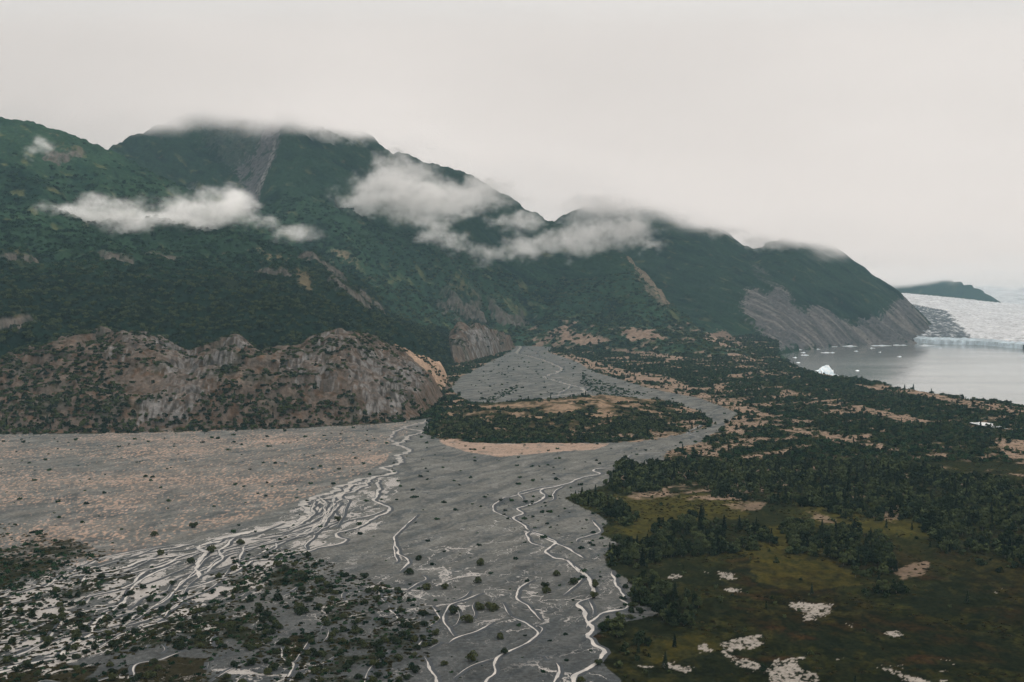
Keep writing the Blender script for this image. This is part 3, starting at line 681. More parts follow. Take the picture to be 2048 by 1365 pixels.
for k in range(len(GC)):
    d2 = (vx - GC[k, 0]) ** 2 + (vy - GC[k, 1]) ** 2; mk = d2 < best; best[mk] = d2[mk]; bi[mk] = k
rel = np.stack([vx, vy], 1) - GC[bi]; tt = rel[:, 0] * GT[bi, 1] - rel[:, 1] * GT[bi, 0]; ss = GS[bi] + (rel * GT[bi]).sum(1)
mask_ = sstep(1.12, 0.75, np.abs(tt) / GW[bi] + 0.25 * nzA[sel])
f2 = FLOW[sel]; on_ = mask_ > 0.02
f2[on_, 0] = ss[on_]; f2[on_, 1] = tt[on_] + 900.0; f2[on_, 2] = 0.35 + 1.0 * mask_[on_]
FLOW[sel] = f2

def split_terrain():
    V_ = np.stack([XX, YY, Z], -1).reshape(-1, 3); Cc = C.reshape(-1, 3)
    idx = np.arange(NR * NC).reshape(NR, NC)
    q = np.stack([idx[:-1, :-1], idx[:-1, 1:], idx[1:, 1:], idx[1:, :-1]], -1).reshape(-1, 4)
    ql = LAYER[:-1, :-1].reshape(-1)
    hidden = (Z[:-1, :-1].reshape(-1) < LAKE_Z - 25)
    for nm, ids, mt in (('ground', (0,), M_ground), ('rocky_hill', (1,), M_hill), ('moraine_hill', (2,), M_hill), ('rocky_spur', (3,), M_hill),
                        ('mountain_shoulder', (4,), M_mount), ('mountain', (5,), M_mount), ('mountain_headland', (6,), M_mount), ('distant_hill', (7,), M_mount)):
        sel = np.isin(ql, ids) & ~(hidden & (nm != 'ground'))
        f = q[sel]
        if not len(f): continue
        used, inv = np.unique(f, return_inverse=True)
        o = mesh_obj(nm, V_[used], inv.reshape(-1, 4), mt, col=Cc[used])
        if nm == 'ground':
            fa = o.data.color_attributes.new('Flow', 'FLOAT_COLOR', 'POINT')
            ff = FLOW.reshape(-1, 3)[used]
            fa.data.foreach_set('color', np.concatenate([ff, np.ones((len(ff), 1))], 1).astype(np.float32).ravel())
        tag(o, kind='structure')
split_terrain()

# ------------------------------------------------------------------ lake
M_lake, nt, b, n1 = water_material('lake_water', (0.17, 0.18, 0.175), 0.10, 0.02, 0.5, (1, 0.35, 1))
mp2 = node(nt, 'ShaderNodeMapping'); mp2.inputs['Scale'].default_value = (0.0012, 0.006, 1); ge_ = node(nt, 'ShaderNodeNewGeometry'); nz2 = node(nt, 'ShaderNodeTexNoise'); nz2.inputs['Scale'].default_value = 1.0; nz2.inputs['Detail'].default_value = 3
nt.links.new(ge_.outputs['Position'], mp2.inputs['Vector']); nt.links.new(mp2.outputs[0], nz2.inputs['Vector'])
rg2 = node(nt, 'ShaderNodeMapRange'); rg2.inputs[1].default_value = 0.4; rg2.inputs[2].default_value = 0.6; rg2.inputs[3].default_value = 0.09; rg2.inputs[4].default_value = 0.16
nt.links.new(nz2.outputs['Fac'], rg2.inputs[0]); nt.links.new(rg2.outputs[0], b.inputs['Roughness'])
o = mesh_obj('lake_water', [(300, 900, LAKE_Z), (9000, 900, LAKE_Z), (9000, 9000, LAKE_Z), (300, 9000, LAKE_Z)], [(0, 1, 2, 3)], M_lake)
tag(o, kind='structure')

# far ground sheet to the horizon
M_far, nt, b, n1 = water_material('far_ground', (0.03, 0.045, 0.035), 0.9, 0.01, 1)
o = mesh_obj('far_ground', [(-9000, -1000, -62), (13000, -1000, -62), (13000, 17000, -62), (-9000, 17000, -62)], [(0, 1, 2, 3)], M_far)
tag(o, kind='structure')

# ------------------------------------------------------------------ streams
M_str, nt, b, n1 = water_material('silty_stream_water', (0.30, 0.28, 0.255), 0.16, 0.5, 0.03)
cr_ = node(nt, 'ShaderNodeValToRGB'); nn_ = node(nt, 'ShaderNodeTexNoise'); nn_.inputs['Scale'].default_value = 0.12; nn_.inputs['Detail'].default_value = 5
ge_ = node(nt, 'ShaderNodeNewGeometry'); nt.links.new(ge_.outputs['Position'], nn_.inputs['Vector']); nt.links.new(nn_.outputs['Fac'], cr_.inputs[0]); nt.links.new(cr_.outputs[0], b.inputs['Base Color'])
cr_.color_ramp.elements[0].position = 0.38; cr_.color_ramp.elements[0].color = (0.24, 0.23, 0.215, 1); cr_.color_ramp.elements[1].position = 0.62; cr_.color_ramp.elements[1].color = (0.37, 0.34, 0.305, 1)
M_wet_shade, nt, b, n1 = water_material('wet_gravel_bank_shade', (0.036, 0.040, 0.044), 0.6, 1.0, 0.1)  # wet gravel tone with the cut banks' shadow line painted in
b.inputs['Specular IOR Level'].default_value = 0.1

def smooth_line(pts, n=10):
    P = np.array(pts, float); P = np.vstack([2 * P[0] - P[1], P, 2 * P[-1] - P[-2]])
    out = []
    for i in range(1, len(P) - 2):
        for t in np.linspace(0, 1, n, endpoint=False):
            p0, p1, p2, p3 = P[i - 1:i + 3]
            out.append(0.5 * ((2 * p1) + (-p0 + p2) * t + (2 * p0 - 5 * p1 + 4 * p2 - p3) * t * t + (-p0 + 3 * p1 - 3 * p2 + p3) * t ** 3))
    out.append(P[-2]); return np.array(out)

def resample(P, step):
    d = np.r_[0, np.cumsum(np.hypot(*np.diff(P, axis=0).T))]
    n = max(6, int(d[-1] / step)); s = np.linspace(0, d[-1], n)
    return np.stack([np.interp(s, d, P[:, k]) for k in range(P.shape[1])], 1), s

RV, RF, WV, WF = [], [], [], []
ribbon_n = [0]
def ribbon(pts, w0, w1=None, taper=True, jitter=0.5):
    """a shallow channel: water strip lying in a slightly wider dark strip of wet gravel and painted bank shadow; widths in photograph pixels at that distance"""
    w1 = w0 if w1 is None else w1
    P = smooth_line(pts)
    gx, gy = on_floor(P[:, 0], P[:, 1]); Q = np.stack([gx, gy], 1)
    Q, s = resample(Q, 1.5)
    k = ribbon_n[0]; ribbon_n[0] += 1
    t = s / s[-1]
    mp = Q[:, 1] / F_PX                                  # metres per pixel at that depth
    sd = k * 7.7
    w = (w0 + (w1 - w0) * t) * mp * 1.2
    Q = Q + np.stack([gnoise(s / 14 + sd, s * 0 + sd, 3), gnoise(s / 14 - sd, s * 0 + sd, 4)], 1) * np.minimum(w, 4)[:, None] * 0.9 * jitter * 2
    Q = Q + np.stack([gnoise(s / 45 + sd, s * 0 + sd, 13), gnoise(s / 45 - sd, s * 0 + sd, 14)], 1) * (2.5 if taper else 0) * (s[-1] > 25)
    T = np.gradient(Q, axis=0); T /= np.linalg.norm(T, axis=1)[:, None] + 1e-9
    N = np.stack([-T[:, 1], T[:, 0]], 1)
    ends = np.minimum(1, np.minimum(t, 1 - t) * s[-1] / 9.0) if taper else np.ones(len(t))
    for lst, fl, zz, mul in ((WV, WF, 0.05, 1.0), (RV, RF, 0.10, 0.0)):
        wl_ = w * np.maximum(0.12, 0.45 + 0.55 * gnoise(s / 9 + sd, s * 0, 7) + 0.25 * gnoise(s / 2.5 + sd, s * 0, 8)) * ends + mul * (0.9 + 0.0018 * Q[:, 1])  # dark margin wider on this side for the painted bank shadow
        wr_ = w * np.maximum(0.12, 0.45 + 0.55 * gnoise(s / 9 - sd, s * 0, 17) + 0.25 * gnoise(s / 2.5 - sd, s * 0, 18)) * ends + mul * (0.15 + 0.0005 * Q[:, 1])
        A = Q + N * wl_[:, None]; B = Q - N * wr_[:, None]
        base_i = sum(len(v) for v in lst)
        zA = floor_z(A[:, 1]) + zz + k * 0.0006; zB = floor_z(B[:, 1]) + zz + k * 0.0006
        V_ = np.empty((2 * len(Q), 3)); V_[0::2, :2] = A; V_[1::2, :2] = B; V_[0::2, 2] = zA; V_[1::2, 2] = zB
        lst.append(V_)
        i = base_i + 2 * np.arange(len(Q) - 1)
        fl.append(np.stack([i, i + 1, i + 3, i + 2], 1))

STREAMS = [
    ([(866, 838), (832, 848), (808, 856), (785, 868), (779, 878), (793, 886), (798, 892)], 3, 4),
    ([(866, 838), (838, 848), (808, 856), (838, 862), (842, 866), (815, 873), (808, 882), (794, 890), (815, 897), (821, 903), (793, 912), (803, 920), (800, 928), (778, 932), (762, 936), (786, 945), (776, 951), (757, 954), (742, 962)], 4, 8),
    ([(745, 960), (718, 958), (700, 966), (680, 972), (665, 984), (640, 992), (620, 998), (611, 1006), (607, 1019), (616, 1027), (604, 1040), (588, 1048), (556, 1056), (512, 1062), (470, 1072), (420, 1086), (380, 1098)], 9, 12),
    ([(742, 962), (720, 970), (700, 972), (690, 985), (668, 994), (640, 1000), (636, 1012), (628, 1026), (612, 1034)], 7, 5),
    ([(742, 960), (722, 976), (700, 985), (676, 994), (664, 1020), (676, 1032), (662, 1044), (632, 1050), (596, 1076), (548, 1094), (512, 1112)], 5, 3),
    ([(700, 972), (686, 996), (700, 1002), (690, 1010), (668, 1004)], 3, 2),
    ([(668, 994), (652, 1008), (634, 1004), (616, 1006)], 4, 4),
    ([(640, 992), (646, 1012), (634, 1030), (616, 1034)], 4, 3),
    ([(667, 995), (662, 1022), (642, 1030), (640, 1042), (612, 1060), (560, 1078), (500, 1096)], 3, 3),
    ([(757, 960), (759, 985), (747, 1002), (762, 1010), (773, 1020), (738, 1042), (722, 1055), (676, 1066), (671, 1074), (688, 1082), (676, 1091), (624, 1100), (574, 1114), (512, 1121), (480, 1140), (440, 1158)], 4, 4),
    ([(773, 1020), (740, 1032), (700, 1040), (660, 1054), (612, 1066), (562, 1071), (500, 1080)], 3, 3),
    ([(640, 1060), (624, 1080), (610, 1092), (618, 1102)], 2, 2),
    ([(552, 1078), (548, 1094), (530, 1104), (512, 1104)], 2, 2),
    ([(1026, 686), (1041, 694), (1034, 707), (1056, 712), (1089, 722), (1121, 736), (1116, 745), (1101, 749), (1091, 756), (1111, 762), (1141, 771), (1161, 775), (1168, 785), (1124, 790), (1094, 795)], 5.5, 6.5),
    ([(1041, 694), (1056, 697), (1074, 707), (1056, 712)], 2, 2), ([(1143, 772), (1121, 785), (1116, 790)], 3, 3),
    ([(1441, 846), (1425, 849), (1399, 852), (1374, 864), (1380, 870), (1409, 877)], 2.5, 2),
    ([(1336, 905), (1316, 906), (1264, 910), (1256, 920), (1266, 927)], 2.5, 2), ([(1320, 905), (1290, 906), (1268, 909)], 1.5, 1.5),
    ([(1231, 937), (1199, 937), (1188, 942), (1197, 948), (1164, 955), (1124, 970), (1092, 976), (1074, 982), (1085, 992), (1078, 1003), (1054, 1012), (1035, 1017), (1043, 1027), (1022, 1037), (1030, 1044), (1044, 1052), (1058, 1062)], 3.5, 3.5),
    ([(1124, 970), (1080, 976), (1042, 984), (1038, 990), (1044, 1000)], 2, 2),
    ([(1090, 974), (1056, 984), (1020, 994), (1004, 998), (985, 1018), (996, 1028), (1022, 1040)], 2.5, 2.5),
    ([(1120, 972), (1104, 985), (1108, 998), (1098, 1004)], 2, 1.5),
    ([(1058, 1062), (1051, 1072), (1061, 1087), (1094, 1095)], 4, 3), ([(1058, 1062), (1086, 1072), (1105, 1087), (1094, 1098), (1092, 1107), (1109, 1116), (1131, 1120), (1149, 1135), (1164, 1148)], 3.5, 5),
    ([(1086, 1072), (1124, 1090), (1144, 1100), (1159, 1108), (1172, 1118)], 4, 4), ([(1149, 1132), (1165, 1148), (1175, 1160), (1182, 1176), (1190, 1190)], 7, 7),
    ([(1165, 1148), (1160, 1168), (1146, 1180), (1128, 1192)], 3, 2),
    ([(1183, 1196), (1154, 1209), (1172, 1226), (1174, 1245), (1174, 1258), (1166, 1271), (1184, 1288), (1204, 1301), (1196, 1316), (1174, 1334), (1149, 1350), (1138, 1372), (1130, 1400)], 6, 9),
    ([(1178, 1200), (1186, 1218), (1186, 1232)], 2, 2),
    ([(1224, 1141), (1236, 1164), (1240, 1180), (1250, 1194), (1239, 1199), (1247, 1210), (1242, 1219), (1222, 1224), (1196, 1231), (1180, 1246), (1174, 1256)], 4, 5),
    ([(1065, 1159), (1049, 1166), (1036, 1179), (1035, 1199), (1061, 1215), (1086, 1241)], 4, 3), ([(1022, 1232), (1056, 1249), (1071, 1269), (1049, 1291), (1020, 1302), (992, 1316), (987, 1346), (965, 1362), (940, 1385)], 3.5, 5),
    ([(1186, 1040), (1190, 1052), (1197, 1062), (1178, 1072), (1160, 1078), (1155, 1086)], 2.5, 2),
    ([(1072, 1250), (1086, 1258), (1078, 1270), (1072, 1268)], 2.5, 2),
    ([(974, 1186), (937, 1199), (902, 1210), (887, 1231), (897, 1254), (909, 1273)], 4, 5), ([(940, 1182), (930, 1192), (905, 1204)], 2.5, 3), ([(902, 1210), (918, 1228), (916, 1248), (900, 1256)], 2, 2),
    ([(867, 1211), (876, 1222), (884, 1238), (859, 1256)], 4, 3.5), ([(774, 1211), (782, 1224), (799, 1234), (806, 1254)], 3.5, 5), ([(756, 1180), (762, 1196), (774, 1208)], 3, 4),
    ([(984, 1244), (966, 1256), (949, 1266), (912, 1279), (895, 1289)], 4, 6), ([(884, 1284), (857, 1299)], 3, 5), ([(847, 1279), (834, 1296)], 4, 6), ([(848, 1314), (856, 1334), (872, 1360), (880, 1390)], 5, 12),
    ([(834, 1031), (807, 1051), (796, 1066), (787, 1081), (797, 1106), (816, 1120), (807, 1136), (800, 1144)], 1.5, 3), ([(792, 1084), (794, 1120), (788, 1128)], 1.5, 2), ([(845, 1150), (854, 1159), (838, 1168), (824, 1178), (818, 1184)], 3, 3),
    ([(657, 1259), (654, 1272), (647, 1284)], 3, 4), ([(660, 1240), (645, 1252), (640, 1262)], 2.5, 2), ([(562, 1294), (559, 1311), (570, 1322), (586, 1328), (582, 1346), (562, 1372)], 3.5, 5), ([(672, 1311), (640, 1330), (600, 1342), (584, 1344)], 3, 3),
    ([(620, 1280), (596, 1322), (586, 1330)], 2, 3), ([(1004, 1205), (1012, 1222), (1020, 1232)], 3, 3), ([(946, 1205), (944, 1215), (954, 1230), (950, 1238)], 2.5, 2), ([(780, 1300), (752, 1325), (735, 1345), (732, 1380)], 2, 3),
    ([(700, 1180), (684, 1188), (684, 1198), (690, 1202)], 2, 2), ([(600, 1168), (588, 1178), (575, 1186)], 2, 2),
    ([(1000, 1318), (940, 1338), (900, 1362)], 2, 4), ([(1110, 1325), (1118, 1345), (1110, 1370)], 4, 8), ([(1098, 1321), (1090, 1312)], 2, 2),
    ([(0, 1344), (75, 1324), (120, 1314), (142, 1294), (176, 1271), (184, 1252), (200, 1236), (230, 1215), (262, 1196)], 13, 6), ([(-60, 1358), (0, 1344), (60, 1328)], 12, 10),
    ([(220, 1266), (242, 1258), (262, 1236), (300, 1224), (350, 1210)], 7, 4), ([(0, 1321), (55, 1304), (108, 1266), (132, 1238), (176, 1222), (214, 1216), (250, 1206), (266, 1176), (300, 1150), (350, 1130)], 6, 7),
    ([(120, 1314), (160, 1306), (207, 1294), (256, 1266), (300, 1252), (345, 1240), (382, 1236), (392, 1222)], 6, 3), ([(0, 1191), (50, 1169), (92, 1174), (112, 1159), (142, 1146), (200, 1120), (260, 1106), (330, 1092)], 6, 6),
    ([(107, 1184), (160, 1164), (174, 1151), (225, 1151), (300, 1138), (360, 1118)], 4, 5), ([(5, 1231), (25, 1209), (65, 1199)], 4, 4), ([(265, 1372), (268, 1334), (322, 1321), (375, 1301)], 5, 3), ([(170, 1372), (220, 1356), (270, 1345)], 2.5, 3),
    ([(0, 1272), (60, 1262), (118, 1240), (160, 1228)], 4, 4), ([(-20, 1290), (40, 1280), (86, 1268), (100, 1262)], 5, 5), ([(30, 1300), (80, 1290), (110, 1282)], 3, 3), ([(380, 1210), (356, 1200), (356, 1186), (400, 1170), (430, 1160), (462, 1150)], 5, 6),
    ([(400, 1088), (412, 1110), (400, 1130), (396, 1160)], 7, 5), ([(470, 1075), (440, 1100), (440, 1120), (410, 1150)], 4, 3), ([(490, 1090), (478, 1118), (470, 1140), (450, 1152)], 3, 3), ([(120, 1365), (84, 1362), (60, 1380)], 2, 3),
    ([(322, 1290), (330, 1300), (322, 1308)], 2, 2), ([(295, 1290), (288, 1300)], 3, 3), ([(370, 1290), (376, 1280), (384, 1272)], 2, 2), ([(430, 1270), (420, 1282), (424, 1296)], 2, 2), ([(414, 1340), (416, 1325)], 2, 2), ([(420, 1365), (460, 1340), (500, 1322)], 2.5, 3),
]
for P, w0, w1 in STREAMS:
    thin = 1.3 if P[0][1] < 1100 and P[0][0] < 880 else 0.62 if (640 < P[0][0] < 1010 and P[0][1] > 1140) else (0.75 if P[0][1] > 1140 and P[0][0] < 640 else 1.0)
    ribbon(P, w0 * thin, w1 * thin)
# the braided reach: many thin shallow threads between its two banks
U = smooth_line([(628, 1002), (600, 1036), (512, 1056), (400, 1082), (300, 1100), (160, 1142), (60, 1178), (-60, 1215)], 12)
Lw = smooth_line([(740, 1010), (690, 1060), (640, 1095), (512, 1120), (430, 1165), (350, 1225), (180, 1290), (-60, 1360)], 12)
rr = random.Random(11)
for k in range(30):
    t0 = rr.choice([0.0, rr.uniform(0, 0.75), rr.uniform(0.1, 0.7)]); t1 = min(1.0, t0 + rr.uniform(0.12, 0.45))
    f = rr.random(); pts = []
    n = max(4, int((t1 - t0) * 22))
    for i in range(n + 1):
        t = t0 + (t1 - t0) * i / n
        a_ = U[int(t * (len(U) - 1))]; b_ = Lw[int(t * (len(Lw) - 1))]
        f = min(1, max(0, f + rr.uniform(-0.09, 0.09)))
        pts.append(tuple(a_ * (1 - f) + b_ * f))
    w = rr.choice([1.2, 1.6, 2.2, 3.0, 4.6]) * (0.7 + 0.5 * t0) * (1.25 if f < 0.55 else 0.8)
    ribbon(pts, w, w * rr.uniform(0.6, 1.5))
# thin threads among the brush of the lower plain
for k in range(0):
    x = rr.uniform(-40, 1150); y = rr.uniform(1180, 1370)
    ang = radians(rr.uniform(150, 185)) if x < 600 else radians(rr.uniform(100, 170)); pts = [(x, y)]
    for i in range(rr.randint(2, 5)):
        ang += rr.uniform(-0.4, 0.4); x += 22 * math.cos(ang); y += 11 * abs(math.sin(ang)) + 2; pts.append((x, y))
    ribbon(pts, rr.uniform(0.8, 1.8), rr.uniform(0.8, 2.2))
o = mesh_obj('wet_margin_bank_shade', np.vstack(WV), np.vstack(WF), M_wet_shade); tag(o, kind='structure')
o = mesh_obj('stream_water', np.vstack(RV), np.vstack(RF), M_str); tag(o, kind='structure')

# ------------------------------------------------------------------ glacier
def glacier():
    Ys = np.concatenate([np.arange(3300, 5200, 7.0), np.arange(5200, 16000, 40.0)])
    As = np.concatenate([np.arange(0.385, 0.53, 0.0010), np.arange(0.53, 0.95, 0.004)])
    Yg, Ag = np.meshgrid(Ys, As, indexing='ij'); Xg = Ag * Yg
    a2 = lambda px: ray(px, 600)[0]
    fy = np.interp(Ag, [a2(1780), a2(1870), a2(1930), a2(1990), a2(2048), a2(2400)], [3950, 3640, 3600, 3480, 3300, 2800])
    fy = fy + 40 * fbm(Ag * 45, Ag * 0, 3, 201)
    ty = np.interp(Ag, [a2(1780), a2(1815), a2(1900), a2(1980), a2(2048), a2(2500)], [588, 590, 598, 607, 613, 640])
    tx, tz = ray(0, ty)
    Yt = 6600.0; zt = CAM_H + tz * Yt
    t = (Yg - fy) / (Yt - fy)
    z = np.where(t < 0, LAKE_Z - 20, LAKE_Z + 14 + (zt - LAKE_Z - 14) * np.clip(t, 0, 1) ** 0.92)
    fary = CAM_H + ray(0, np.interp(Ag, [a2(1960), a2(2000), a2(2048), a2(2300)], [600, 584, 566, 540]))[1] * Yg
    rise = sstep(8600, 13500, Yg)
    z = np.where(Yg > Yt, zt - 25 * sstep(0, 1500, Yg - Yt) + rise * (np.interp(Ag, [a2(1960), a2(2000), a2(2048), a2(2300)], [250, 330, 420, 560])), z)
    cre = ridged(Xg / 60 + 0.5 * fbm(Xg / 200, Yg / 200, 2, 205), Yg / 190, 4, 207) + 0.5 * ridged(Xg / 26, Yg / 40, 3, 209)
    z = z + np.where(t > 0, sstep(0, 0.03, t) * (5.5 * cre + 3 * fbm(Xg / 16, Yg / 22, 3, 211)) * np.where(Yg > 6000, 1.8, 1), 0)
    px_, py_ = to_px(Xg, Yg, z)
    Cg = np.zeros(Yg.shape + (3,)); Cg[:] = (0.86, 0.88, 0.90)
    Cg = mixc(Cg, sstep(0.15, 0.6, -cre) * 0.6, (0.40, 0.53, 0.62))
    nz = fbm(Xg / 60, Yg / 110, 4, 215); nf = fbm(Xg / 12, Yg / 40, 3, 217)
    dirt = in_poly(px_ + nz * 26, py_ + nz * 5, [(1790, 600), (1850, 614), (1895, 622), (1912, 646), (1936, 668), (1956, 682), (1935, 690), (1890, 692), (1800, 694)])
    Cg = mixc(Cg, dirt * sstep(-0.25, 0.25, nf + 0.25 + 0.5 * nz) * 0.92, (0.075, 0.092, 0.108))
    Cg = mixc(Cg, (t < 0.022) * 1.0, (0.62, 0.72, 0.78))
    toe = sstep(660, 690, py_) * (px_ > 1900) * (t > 0.022)
    Cg = mixc(Cg, toe * sstep(-0.1, 0.35, nf + 0.4 * nz) * 0.7, (0.16, 0.17, 0.18))
    Cg = mixc(Cg, (Yg > 9500) * sstep(0.3, 0.5, fbm(Xg / 90, Yg / 900, 3, 219)) * 0.5, (0.2, 0.24, 0.28))
    nr, nc = Yg.shape; idx = np.arange(nr * nc).reshape(nr, nc)
    q = np.stack([idx[:-1, :-1], idx[:-1, 1:], idx[1:, 1:], idx[1:, :-1]], -1).reshape(-1, 4)
    o = mesh_obj('glacier', np.stack([Xg, Yg, z], -1).reshape(-1, 3), q, ground_material('glacier_ice', 0.05, 0.01, 3.0, 0.7), col=Cg.reshape(-1, 3))
    tag(o, kind='structure')
glacier()
# ------------------------------------------------------------------ ice on the lake, pond
M_ice, nt, b = new_mat('floating_ice'); b.inputs['Base Color'].default_value = (0.80, 0.85, 0.88, 1); b.inputs['Roughness'].default_value = 0.45
n1 = node(nt, 'ShaderNodeTexNoise'); n1.inputs['Scale'].default_value = 0.25; n1.inputs['Detail'].default_value = 5
geo = node(nt, 'ShaderNodeNewGeometry'); nt.links.new(geo.outputs['Position'], n1.inputs['Vector'])
rp = node(nt, 'ShaderNodeValToRGB'); rp.color_ramp.elements[0].position = 0.35; rp.color_ramp.elements[0].color = (0.55, 0.68, 0.76, 1); rp.color_ramp.elements[1].position = 0.6; rp.color_ramp.elements[1].color = (0.86, 0.88, 0.89, 1)
nt.links.new(n1.outputs['Fac'], rp.inputs[0]); nt.links.new(rp.outputs[0], b.inputs['Base Color'])

def ice(name, label, px, py, w, d, h, seed, group=None, peaks=((0, 0, 1, .5),)):
    x, Y = on_floor(px, py, LAKE_Z); x = float(x); Y = float(Y)
    nu, nv = 28, 14
    U_, V_ = np.meshgrid(np.linspace(-1, 1, nu), np.linspace(-1, 1, nv), indexing='ij')
    r = np.sqrt(U_ ** 2 + V_ ** 2); r = np.maximum(r, 1e-6); k = np.maximum(np.abs(U_), np.abs(V_)) / r
    gx, gy = U_ * k, V_ * k
    rr_ = np.hypot(gx, gy)
    edge = 1 + 0.3 * gnoise(gx * 2 + seed, gy * 2, 5) + 0.15 * gnoise(gx * 6 + seed, gy * 6, 6)
    z = sum(ph * np.maximum(0, 1 - np.hypot(gx - qx, (gy - qy)) / pr) for qx, qy, ph, pr in peaks)
    z = z * h + h * 0.22 + 0.16 * h * gnoise(gx * 5 + seed, gy * 5, 8)
    z = np.maximum(z, 0.05 * h) * sstep(1.0, 0.86, rr_) - 0.6 * sstep(0.92, 1.0, rr_)
    vs = np.stack([gx * w / 2 * edge, gy * d / 2 * edge, z], -1).reshape(-1, 3)
    idx = np.arange(nu * nv).reshape(nu, nv)
    q = np.stack([idx[:-1, :-1], idx[1:, :-1], idx[1:, 1:], idx[:-1, 1:]], -1).reshape(-1, 4)
    o = mesh_obj(name, vs, q, M_ice, smooth=False); o.location = (x, Y, LAKE_Z)
    return tag(o, label, 'ice', group)
ice('iceberg', 'biggest white iceberg, peaked, just beyond the near lake shore', 1650, 757, 62, 30, 21, 1, peaks=((-0.25, 0, 1.0, .75), (0.25, 0.1, 0.75, .5), (0.6, 0, 0.35, .4)))
ri = random.Random(3)
FLOES = [(1655, 694, 90, 7), (1700, 693, 70, 6), (1762, 692, 85, 7), (1800, 691, 60, 6), (1855, 692, 80, 7), (1650, 706, 36, 8), (1664, 706, 22, 7), (1598, 700, 26, 6), (1606, 706, 18, 6), (1590, 716, 16, 6), (1610, 711, 30, 6), (1622, 698, 22, 5), (1637, 699, 16, 5),
         (1680, 702, 14, 5), (1712, 703, 16, 5), (1730, 702, 14, 5), (1760, 705, 10, 5), (1790, 701, 14, 5), (1798, 714, 16, 6), (1814, 714, 10, 5), (1715, 742, 12, 5), (1620, 726, 8, 4), (1596, 726, 12, 5), (1566, 722, 14, 8), (1572, 731, 10, 6), (1830, 700, 12, 5), (1580, 707, 14, 5), (1668, 696, 30, 5), (1745, 697, 24, 5), (1880, 697, 20, 5)]
FLOES = FLOES[:13] + FLOES[14:26:2] + FLOES[28:]
for i, (px, py, w, d) in enumerate(FLOES):
    w *= 0.8
    where_ = 'below the grey scree cliff' if py < 709 else 'in the open lake'
    ice('ice_floe', 'thin pale ice floe %s, %d%% across, %.1f%% up the photo' % (where_, round(px / 20.48), 100 - py / 13.65), px, py, w, d * 2.2, 1.6 + 0.02 * w, 10 + i, 'ice floes drifting on the lake', ((ri.uniform(-.5, .5), 0, 0.9, .6), (ri.uniform(-.7, .7), 0, 0.7, .4)))
x, Y = on_floor(np.array([1938, 1950, 1975, 1990, 2010, 2018, 1990, 1965]), np.array([851, 849, 851, 853, 862, 864, 861, 857]))
pv = np.stack([x, Y, np.full(len(x), 0.0)], 1)
ip = np.array([np.abs(ROWS - y_).argmin() for y_ in Y]); ic = np.array([np.abs(COLS - x_ / y_).argmin() for x_, y_ in zip(x, Y)])
pond_z = float(Z[ip, ic].max()) + 0.3
pv[:, 2] = pond_z
pc = pv.mean(0); ring = [tuple(p) for p in pv]
M_pond, nt, b, n1 = water_material('pond_water', (0.5, 0.52, 0.52), 0.05, 0.3, 0.02)
o = mesh_obj('pond_water', [tuple(pc)] + ring, [(0, 1 + k, 1 + (k + 1) % len(ring)) for k in range(len(ring))], M_pond, smooth=False); tag(o, kind='structure')

# ------------------------------------------------------------------ clouds and haze
def cloud_material(name, density, col=(0.995, 0.985, 0.975)):
    m = bpy.data.materials.new(name); m.use_nodes = True; nt = m.node_tree; nt.nodes.clear()
    out = nt.nodes.new('ShaderNodeOutputMaterial'); v = nt.nodes.new('ShaderNodeVolumePrincipled')
    v.inputs['Color'].default_value = (*col, 1); v.inputs['Density'].default_value = density
    v.inputs['Anisotropy'].default_value = 0.2
    nt.links.new(v.outputs[0], out.inputs['Volume'])
    return m

class GN:
    def __init__(self, name):
        self.ng = bpy.data.node_groups.new(name, 'GeometryNodeTree')
        self.ng.interface.new_socket('Geometry', in_out='OUTPUT', socket_type='NodeSocketGeometry')
        self.N = self.ng.nodes.new; self.L = self.ng.links.new
        self.out = self.N('NodeGroupOutput')
    def put(self, sock, v):
        if isinstance(v, bpy.types.NodeSocket): self.L(v, sock)
        else: sock.default_value = v
    def math(self, op, a, b=0.0, c=None, clamp=False):
        n = self.N('ShaderNodeMath'); n.operation = op; n.use_clamp = clamp
        self.put(n.inputs[0], a); self.put(n.inputs[1], b)
        if c is not None: self.put(n.inputs[2], c)
        return n.outputs[0]
    def vec(self, op, a, b=None, s=None):
        n = self.N('ShaderNodeVectorMath'); n.operation = op; self.put(n.inputs[0], a)
        if b is not None: self.put(n.inputs[1], b)
        if s is not None: self.put(n.inputs['Scale'], s)
        return n.outputs['Value'] if op == 'LENGTH' else n.outputs[0]
    def noise(self, vec, scale, detail=4, rough=0.55, color=False):
        n = self.N('ShaderNodeTexNoise'); n.inputs['Scale'].default_value = scale; n.inputs['Detail'].default_value = detail
        n.inputs['Roughness'].default_value = rough; self.put(n.inputs['Vector'], vec)
        return n.outputs['Color'] if color else n.outputs['Fac']
    def smooth(self, v, a, b, lo=0.0, hi=1.0):
        n = self.N('ShaderNodeMapRange'); n.interpolation_type = 'SMOOTHSTEP'
        for i, q in enumerate((v, a, b, lo, hi)): self.put(n.inputs[i], q)
        return n.outputs[0]

